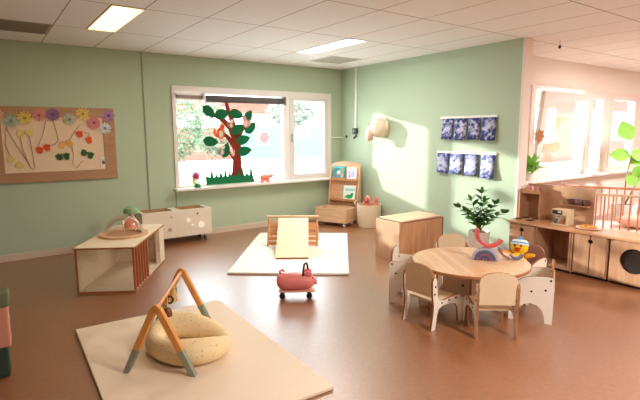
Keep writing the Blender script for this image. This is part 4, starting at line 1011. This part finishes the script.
o = MB().box(KX-0.03, KB+0.015, 1.58, 3.32, KT-0.025, KT).obj('kitchen_worktop', wood('worktop_oak', srgb(184, 132, 96), srgb(206, 156, 118), (14, 1, 14), 0.28), bevel=0.004); tag(o, 'long oak worktop over all the play kitchen units', 'worktop')
t = thing('toy_hob', 'four dark hob discs at the left end of the play kitchen worktop', 'toy hob', (5.45, 3.21, KT))
for (x, y) in ((-0.06, 0.075), (0.085, 0.07), (-0.06, -0.075), (0.085, -0.07)): MB().cyl((x, y, 0.003), 0.05, 0.005, 'Z', 22).obj('hob_disc', mat('hob_dark', srgb(64, 40, 30), 0.5), t)
# hutch
t = thing('kitchen_hutch', 'tall oak back wall of the play kitchen standing behind the worktop', 'toy cabinet', (KB+0.022, 0, 0))
HZ = 0.925
MB().box(0.0, 0.016, 2.515, 3.325, 0.0, HZ).obj('back_panel', wood('hutch_oak', srgb(178, 134, 100), srgb(204, 162, 128), (16, 1.5, 1.5), 0.45), t)
MB().box(-0.20, 0.0, 3.309, 3.325, KT+0.001, HZ-0.06).obj('side_panel', OAK, t)
MB().box(-0.16, 0.0, 3.075, 3.085, KT+0.001, HZ-0.09).obj('divider', OAK, t)
MB().box(-0.19, 0.0, 3.06, 3.335, HZ-0.105, HZ-0.09).box(-0.19, -0.182, 3.06, 3.335, HZ-0.09, HZ-0.06).obj('hood_shelf', wood('hood_oak', srgb(170, 112, 78), srgb(196, 140, 100), (16, 1, 8), 0.45), t)
MB().box(-0.10, 0.0, 2.53, 2.80, 0.715, 0.727).obj('pot_shelf', OAKD, t)
for y, c, nm, lab in ((3.27, srgb(226, 176, 160), 'tin_pink', 'pink toy tin on the hood shelf'), (3.20, srgb(206, 150, 132), 'tin_rose', 'rose toy tin on the hood shelf'), (3.13, srgb(150, 104, 92), 'tin_brown', 'brown toy tin on the hood shelf')):
    u = thing('toy_tin', lab + ' of the play kitchen', 'toy tin', (KB-0.06, y, HZ-0.0895), 0, 'toy tins on the hood shelf')
    MB().cyl((0, 0, 0.03), 0.028, 0.058, 'Z', 16).obj('can', mat(nm, c, 0.5), u); MB().cyl((0, 0, 0.061), 0.029, 0.005, 'Z', 16).obj('lid', mat(nm+'_lid', tuple(k*0.7 for k in c[:3])+(1,), 0.5), u)
CUP = mat('brown_bowl', srgb(112, 72, 58), 0.6); CUP2 = mat('mauve_bowl', srgb(120, 92, 100), 0.6)
for y, mt, r, lab in ((2.75, CUP, 0.042, 'brown toy bowl at the left of the pot shelf'), (2.66, CUP2, 0.05, 'mauve toy pot in the middle of the pot shelf'), (2.57, CUP, 0.042, 'brown toy cup at the right of the pot shelf')):
    u = thing('toy_bowl', lab + ' on the play kitchen back wall', 'toy bowl', (KB-0.03, y, 0.7275), 0, 'toy pots on the pot shelf')
    MB().lathe([(0, 0.001), (r*0.6, 0.001), (r, 0.03), (r, 0.062), (r-0.005, 0.062), (r-0.006, 0.032), (r*0.55, 0.006), (0, 0.006)], 20).obj('bowl', mt, u, smooth='auto')
    MB().tube([(-r+0.003, 0, 0.05), (-r-0.012, 0, 0.048), (-r-0.012, 0, 0.03), (-r+0.003, 0, 0.025)], 0.004, 6).obj('handle', mt, u, smooth=True)
# toy coffee machine
t = thing('toy_coffee_machine', 'cream toy coffee machine with dark display on the play kitchen worktop', 'toy coffee machine', (5.44, 2.765, KT+0.001), 0)
CRM = mat('cream_lacquer', srgb(236, 214, 178), 0.45)
MB().box(0.0, 0.08, -0.095, 0.095, 0, 0.18).box(-0.07, 0.0, -0.095, 0.095, 0.115, 0.18).box(-0.07, 0, -0.095, 0.095, 0, 0.014).box(-0.07, 0.0, -0.095, -0.075, 0.014, 0.115).obj('housing', CRM, t, bevel=0.004)
MB().box(-0.074, -0.07, -0.03, 0.085, 0.125, 0.172).obj('display', mat('display_dark', srgb(60, 50, 46), 0.4), t)
MB().box(-0.0755, -0.074, -0.02, 0.02, 0.145, 0.165).obj('display_plate', mat('plate_white', srgb(236, 230, 222), 0.5), t)
for y in (0.05, 0.01): MB().cyl((-0.075, y, 0.10), 0.012, 0.02, 'X', 14).obj('knob', METAL, t)
for y, c, lab in ((0.055, srgb(120, 116, 112), 'grey toy cup under the coffee machine spout'), (-0.03, srgb(196, 120, 84), 'copper toy cup under the coffee machine spout')):
    u = thing('toy_cup', lab, 'toy cup', (5.40, 2.765+y, KT+0.0155), 0, 'cups in the toy coffee machine')
    MB().lathe([(0, 0.0), (0.02, 0.0), (0.026, 0.05), (0.023, 0.05), (0.018, 0.005), (0, 0.005)], 16).obj('cup', mat('cup_%d' % int(y*1000+100), c, 0.4), u, smooth='auto')
    MB().tube([(-0.022, 0, 0.04), (-0.036, 0, 0.035), (-0.034, 0, 0.018), (-0.02, 0, 0.015)], 0.003, 6).obj('handle', MATS['cup_%d' % int(y*1000+100)], u, smooth=True)
# pizza on a board
t = thing('toy_plate', 'round pale wooden plate on the play kitchen worktop under the toy pizza', 'plate', (5.44, 2.47, KT+0.001))
MB().lathe([(0, 0), (0.10, 0), (0.125, 0.012), (0.122, 0.016), (0.098, 0.006), (0, 0.006)], 30).obj('dish', mat('plate_wood', srgb(238, 222, 196), 0.5), t, smooth='auto')
t = thing('toy_pizza', 'golden toy pizza lying on the pale plate', 'toy food', (5.44, 2.47, KT+0.008))
MB().lathe([(0, 0), (0.085, 0), (0.093, 0.012), (0.085, 0.022), (0.072, 0.016), (0, 0.016)], 28).obj('crust', mat('crust', srgb(216, 150, 72), 0.7, noise=0.2, nscale=30), t, smooth='auto')
for i in range(7): MB().cyl((0.045*math.cos(i*0.9)*(1 if i else 0), 0.045*math.sin(i*0.9)*(1 if i else 0), 0.018), 0.014, 0.006, 'Z', 12).obj('topping', mat('topping', srgb(196, 104, 50), 0.6) if i % 2 else mat('cheese', srgb(240, 200, 120), 0.6), t)

# ------------------------------------------------------------------ next room: cot, plants, leaf on the glass
t = thing('wooden_cot', 'wooden cot with slatted sides in the sunny room behind the play kitchen', 'cot', (6.64, 2.57, 0), R(26))
CT = wood('cot_wood', srgb(206, 140, 106), srgb(224, 164, 130), (10, 10, 2), 0.5)
CTP = mat('cot_pale', srgb(242, 212, 184), 0.5)
cw, cl, cz = 0.42, 0.75, 0.82   # local x: depth away from us, y: along the near side
for x in (-cw, cw):
    MB().box(x-0.012, x+0.012, -cl, cl, cz-0.03, cz).obj('top_rail', CTP if x < 0 else CT, t, bevel=0.004)
    MB().box(x-0.012, x+0.012, -cl, cl, 0.26, 0.30).obj('bottom_rail', CT, t)
    for i in range(17): MB().cyl((x, -cl+0.05+i*(2*cl-0.1)/16, (0.30+cz-0.03)/2), 0.009, cz-0.33, 'Z', 10).obj('slat', CT, t, smooth='auto')
for y in (-cl, cl):
    for x in (-cw, cw): MB().box(x-0.025, x+0.025, y-0.025, y+0.025, 0, cz+0.03).obj('leg', CTP if y < 0 else CT, t, bevel=0.004)
    if y > 0:
        MB().box(-cw+0.025, cw-0.025, y-0.012, y+0.012, cz-0.03, cz).obj('end_rail', CT, t)
        for i in range(7): MB().cyl((-cw+0.09+i*0.09, y, 0.535), 0.009, cz-0.33, 'Z', 10).obj('slat', CT, t, smooth='auto')
        MB().box(-cw+0.025, cw-0.025, y-0.012, y+0.012, 0.26, 0.30).obj('end_rail', CT, t)
    else:
        MB().box(-cw+0.025, cw-0.025, y-0.012, y+0.012, 0.20, cz+0.02).obj('end_board', CTP, t)
MB().box(-cw+0.013, cw-0.013, -cl+0.026, cl-0.026, 0.22, 0.26).obj('base', CT, t)
o = MB().box(-cw+0.02, cw-0.02, -cl+0.035, cl-0.035, 0.262, 0.36).obj('cot_mattress', mat('mattress_white', srgb(246, 226, 214), 0.9), None, bevel=0.02, loc=(6.64, 2.57, 0), rot=(0, 0, R(26))); tag(o, 'white mattress lying inside the slatted cot', 'mattress')
o = MB().sph((0, 0, 0), 0.16, (1.3, 1.7, 0.5), 20).obj('cot_pillow', mat('blush_pillow', srgb(244, 196, 176), 0.9), None, smooth=True, loc=(6.70, 2.42, 0.442), rot=(0, 0, R(26))); tag(o, 'blush cushion lying on the mattress in the cot', 'pillow')

t = thing('sill_plant', 'bushy green plant on the window sill behind the end of the green wall', 'plant', (6.76, YF-0.11, 0.8385))
MB().lathe([(0, 0), (0.06, 0), (0.075, 0.11), (0.065, 0.11), (0.055, 0.02), (0, 0.02)], 20).obj('pot', WHITE, t, smooth='auto')
BG = mat('bright_leaf', srgb(150, 208, 100), 0.5, 0.4, trans=0.2, noise=0.3, nscale=10)
lm = MB()
random.seed(3)
for i in range(70):
    a = random.uniform(0, 2*PI); e = random.uniform(0.1, 1.3)
    p = Vector((0.05*math.cos(a), 0.05*math.sin(a), 0.11+random.uniform(0, 0.13)))
    leaf_blade(lm, p, Vector((math.cos(a)*math.cos(e), 0.6*math.sin(a)*math.cos(e), math.sin(e))), Vector((0.1, 0.1, 1)), random.uniform(0.10, 0.22), 0.038)
lm.obj('foliage', BG, t, smooth=True)

t = thing('fig_plant', 'tall plant with big bright green leaves by the sunny windows', 'plant', (8.62, 3.38, 0))
MB().lathe([(0, 0.002), (0.15, 0.002), (0.2, 0.38), (0.18, 0.38), (0.14, 0.05), (0, 0.05)], 24).obj('pot', WHITE, t, smooth='auto')
MB().cyl((0, 0, 0.34), 0.17, 0.02).obj('soil', MATS['soil'], t)
BL = mat('big_leaf', srgb(150, 205, 90), 0.45, 0.4, trans=0.35, noise=0.15, nscale=4)
for (pts, lv) in [([(0, 0, 0.34), (0.05, 0.02, 0.8), (0.0, -0.05, 1.2), (-0.02, -0.02, 1.45)], [(1.16, 0.0, 0.27, 1), (1.05, 2.6, 0.25, 1), (1.42, 1.2, 0.3, 1), (0.85, 4.2, 0.2, 1), (1.25, 3.9, 0.24, 1)]), ([(0, 0, 0.34), (0.2, -0.12, 0.8), (0.33, -0.25, 1.25), (0.42, -0.28, 1.55)], [(1.5, 0.6, 0.3, 1), (1.3, 3.3, 0.28, 1), (1.6, 2.0, 0.32, 1), (1.0, 5.2, 0.24, 1), (1.55, 4.6, 0.3, 1)])]:
    P = [Vector(p) for p in pts]
    st = MB().tube(P, [0.016, 0.013, 0.01, 0.006], 8).obj('stem', mat('stem_green', srgb(150, 170, 110), 0.6), t, smooth=True)
    for z, a, ln, _ in lv:
        k = min(range(len(P)-1), key=lambda i: abs((P[i].z+P[i+1].z)/2 - z))
        q = max(0, min(1, (z-P[k].z)/(P[k+1].z-P[k].z))); c = P[k].lerp(P[k+1], q)
        lm = MB(); dv = Vector((math.cos(a), math.sin(a), 0.35)); dv = Vector((-0.4*math.cos(a), 0.92*math.cos(a), 0.75*math.sin(a)+0.15)); leaf_blade(lm, c, dv, Vector((-0.9, -0.4, 0.3)), ln*1.15, ln*0.44, 0.12)
        lm.obj('leaf', BL, st, smooth=True)
t = thing('paper_leaf', 'brown dried leaf decoration on the tilted window pane', 'window decoration', (6.90, YF-0.15, 1.50), R(-30))
MB().prism([(0, -0.13), (0.03, -0.07), (0.06, -0.09), (0.055, -0.03), (0.10, -0.01), (0.06, 0.03), (0.07, 0.09), (0.03, 0.075), (0.0, 0.125), (-0.03, 0.06), (-0.09, 0.06), (-0.055, 0.01), (-0.075, -0.05), (-0.02, -0.05)], 0, 0.004).obj('leaf', mat('dry_leaf', srgb(190, 132, 92), 0.8), t)

# ------------------------------------------------------------------ foam blocks at the left edge
for i, (z0, z1, c, lab) in enumerate([(0.0, 0.20, srgb(46, 62, 50), 'dark green foam block, bottom of the stack at the left edge'), (0.20, 0.47, srgb(206, 138, 112), 'salmon foam block in the middle of the stack at the left edge'), (0.47, 0.57, srgb(112, 116, 84), 'olive foam block, top of the stack at the left edge')]):
    o = MB().box(-0.62, 0.0, 0.0, 0.13, z0+0.001, z1).obj('foam_block', mat('foam_%d' % i, c, 0.7), None, bevel=0.012, loc=((0.043, 0.062, 0.074)[i], 3.56, 0), rot=(0, 0, R(-4))); tag(o, lab, 'foam block', 'stacked foam blocks')

# ------------------------------------------------------------------ outside
SNOW = mat('pale_ground', srgb(236, 236, 234), 0.9)
o = MB().box(-14, 44, D+0.25, 60, -0.2, -0.02).obj('ground', mat('pale_paving', srgb(240, 240, 238), 0.9, noise=0.03, nscale=0.5)); o['kind'] = 'structure'
m = MB(); m.box(5.66, 44, YF+0.22, D+0.25, -0.2, -0.02); o = m.obj('courtyard_ground', MATS['pale_paving']); o['kind'] = 'structure'
t = thing('garden_fence', 'teal board fence standing outside beyond the white yard', 'fence', (8.8, 18.0, 0.0), R(-5))
TEAL = mat('teal_boards', srgb(92, 134, 128), 0.8, noise=0.06, nscale=3)
for i in range(14):
    x = i*0.62
    MB().box(x, x+0.60, 0, 0.03, 0.5, 1.80).obj('board', TEAL, t)
for i in range(5): MB().box(i*2.1-0.05, i*2.1+0.05, 0.03, 0.13, 0, 1.85).obj('post', mat('fence_post', srgb(110, 146, 140), 0.8), t)
o = MB().box(3.0, 26, 16.4, 16.6, -0.1, 0.56).obj('yard_wall', mat('white_wall_paint', srgb(250, 250, 248), 0.9)); tag(o, 'low white wall outside in front of the teal fence', 'garden wall')
t = thing('brick_house', 'brick house with white fascia seen through the left window pane', 'building', (8.6, 27, 0))
MB().box(0, 9.5, 0, 6, 0, 3.6).obj('wall', BRICK, t); MB().box(-0.3, 9.8, -0.4, 6.3, 3.6, 4.1).obj('roof_edge', WHITE, t)
MB().box(-0.1, 9.6, -0.25, -0.02, 1.9, 2.75).obj('white_band', WHITE, t)
t = thing('brick_building', 'pink brick building outside the sunny windows of the next room', 'building', (19.5, 13.0, 0))
MB().box(0, 30, 0, 5, 0, 3.9).obj('wall', BRICK, t)
MB().box(-0.4, 30.4, -0.5, 5.4, 3.9, 4.3).obj('roof_edge', mat('grey_fascia', srgb(66, 62, 62), 0.8), t)
for i in range(5):
    f = MB().box(2+i*4.6, 4.6+i*4.6, -0.06, 0.0, 1.0, 2.7).obj('window', WHITE, t)
    MB().box(2.15+i*4.6, 3.25+i*4.6, -0.075, -0.06, 1.15, 2.55).box(3.35+i*4.6, 4.45+i*4.6, -0.075, -0.06, 1.15, 2.55).obj('pane', mat('far_pane', srgb(100, 116, 132), 0.3), f)
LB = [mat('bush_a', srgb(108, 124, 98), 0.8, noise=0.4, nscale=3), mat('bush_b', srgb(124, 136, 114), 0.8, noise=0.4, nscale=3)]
def bush(name, label, cat, x, y, z0, rx, rz_, n, mt, seed, trunk=0.0, ls=0.16):
    random.seed(seed)
    t = thing(name, label, cat, (x, y, 0), 0, 'greenery outside the window')
    m = MB()
    for i in range(n):
        a = random.uniform(0, 2*PI); u = random.uniform(-1, 1); k = random.uniform(0.55, 1.0)**0.6
        sq = math.sqrt(1-u*u)
        p = Vector((rx*k*sq*math.cos(a), rx*0.8*k*sq*math.sin(a), z0+rz_*(1+u*k)))
        leaf_blade(m, p, Vector((random.uniform(-1, 1), random.uniform(-1, 1), random.uniform(-0.6, 1))), Vector((random.uniform(-.5, .5), -0.4, 1)), ls, ls*0.34)
    m.obj('foliage', mt, t)
    s = MB()
    for i in range(4): s.tube([(0.1*(i-1.5), 0, 0), (0.3*(i-1.5)*rx, 0.05, z0+rz_*0.8)], 0.05, 6)
    s.obj('trunk', mat('bush_trunk', srgb(120, 100, 84), 0.9), t)
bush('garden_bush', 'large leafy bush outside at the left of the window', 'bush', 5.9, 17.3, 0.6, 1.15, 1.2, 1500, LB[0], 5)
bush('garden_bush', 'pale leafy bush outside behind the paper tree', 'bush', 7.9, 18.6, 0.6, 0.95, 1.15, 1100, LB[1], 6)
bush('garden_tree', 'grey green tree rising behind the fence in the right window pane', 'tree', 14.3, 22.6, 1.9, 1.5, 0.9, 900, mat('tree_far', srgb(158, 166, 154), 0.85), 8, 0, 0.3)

# ------------------------------------------------------------------ camera
cam = bpy.data.cameras.new('camera'); co = bpy.data.objects.new('camera', cam); COL.objects.link(co)
F, YAW, PITCH, ROLL, CH = 473.5038, 0.6212, 0.1413, -0.0057, 1.575
cam.sensor_width = 36.0; cam.lens = F/640*36.0; cam.clip_start = 0.05; cam.clip_end = 200
fwd = Vector((math.sin(YAW)*math.cos(PITCH), math.cos(YAW)*math.cos(PITCH), -math.sin(PITCH)))
r = Vector((math.cos(YAW), -math.sin(YAW), 0)); u = r.cross(fwd)
r2 = r*math.cos(ROLL) + u*math.sin(ROLL); u2 = -r*math.sin(ROLL) + u*math.cos(ROLL)
Mx = Matrix((r2, u2, -fwd)).transposed().to_4x4(); Mx.translation = (0, 0, CH)
co.matrix_world = Mx
scene.camera = co

# ------------------------------------------------------------------ light
wd = bpy.data.worlds.new('sky'); scene.world = wd; wd.use_nodes = True
nt = wd.node_tree; bg = nt.nodes['Background']
bg.inputs['Color'].default_value = (0.86, 0.94, 1.0, 1); bg.inputs['Strength'].default_value = 6.6
def lamp(name, kind, loc, energy, color, **k):
    l = bpy.data.lights.new(name, kind); l.energy = energy; l.color = color
    for a, v in k.items():
        if a not in ('direction',): setattr(l, a, v)
    o = bpy.data.objects.new(name, l); COL.objects.link(o); o.location = loc
    if 'direction' in k: o.rotation_euler = Vector(k['direction']).to_track_quat('-Z', 'Y').to_euler()
    return o
lamp('sun', 'SUN', (-3, 14, 6), 4.6, (1.0, 0.97, 0.92), angle=R(1.6), direction=(1, -2.06, -0.47))
def portal(loc, sx, sy, direction):
    o = lamp('window_portal', 'AREA', loc, 1, (1, 1, 1), shape='RECTANGLE', size=sx, size_y=sy, direction=direction)
    o.data.cycles.is_portal = True
    return o
portal(((WX0+WX1)/2, D+0.12, 1.5), 2.8, 1.45, (0, -1, 0))
portal(((FX0+FX1)/2, YF+0.14, 1.55), 4.8, 1.4, (0, -1, 0))
# lamps at the panel lights, plus unseen fill lamps added to brighten both rooms
for (x, y, e, c) in ((1.2, 5.19, 6, (1.0, 0.83, 0.58)), (3.88, 5.18, 26, (1.0, 0.96, 0.88)), (2.9, -0.5, 100, (1.0, 0.97, 0.95)), (0.9, 0.9, 10, (1.0, 0.95, 0.9)), (8.6, 1.2, 140, (1.0, 0.97, 0.95)), (6.4, 0.2, 16, (1.0, 0.97, 0.94))):
    lamp('panel_and_fill_lamp', 'AREA', (x, y, H-0.012), e, c, shape='RECTANGLE', size=0.28, size_y=1.15, direction=(0, 0, -1))

scene.view_settings.view_transform = 'Standard'
scene.view_settings.look = 'None'
scene.view_settings.exposure = 0.76
scene.cycles.use_denoising = True
scene.cycles.max_bounces = 8; scene.cycles.diffuse_bounces = 5; scene.cycles.transparent_max_bounces = 16
scene.cycles.sample_clamp_indirect = 6.0
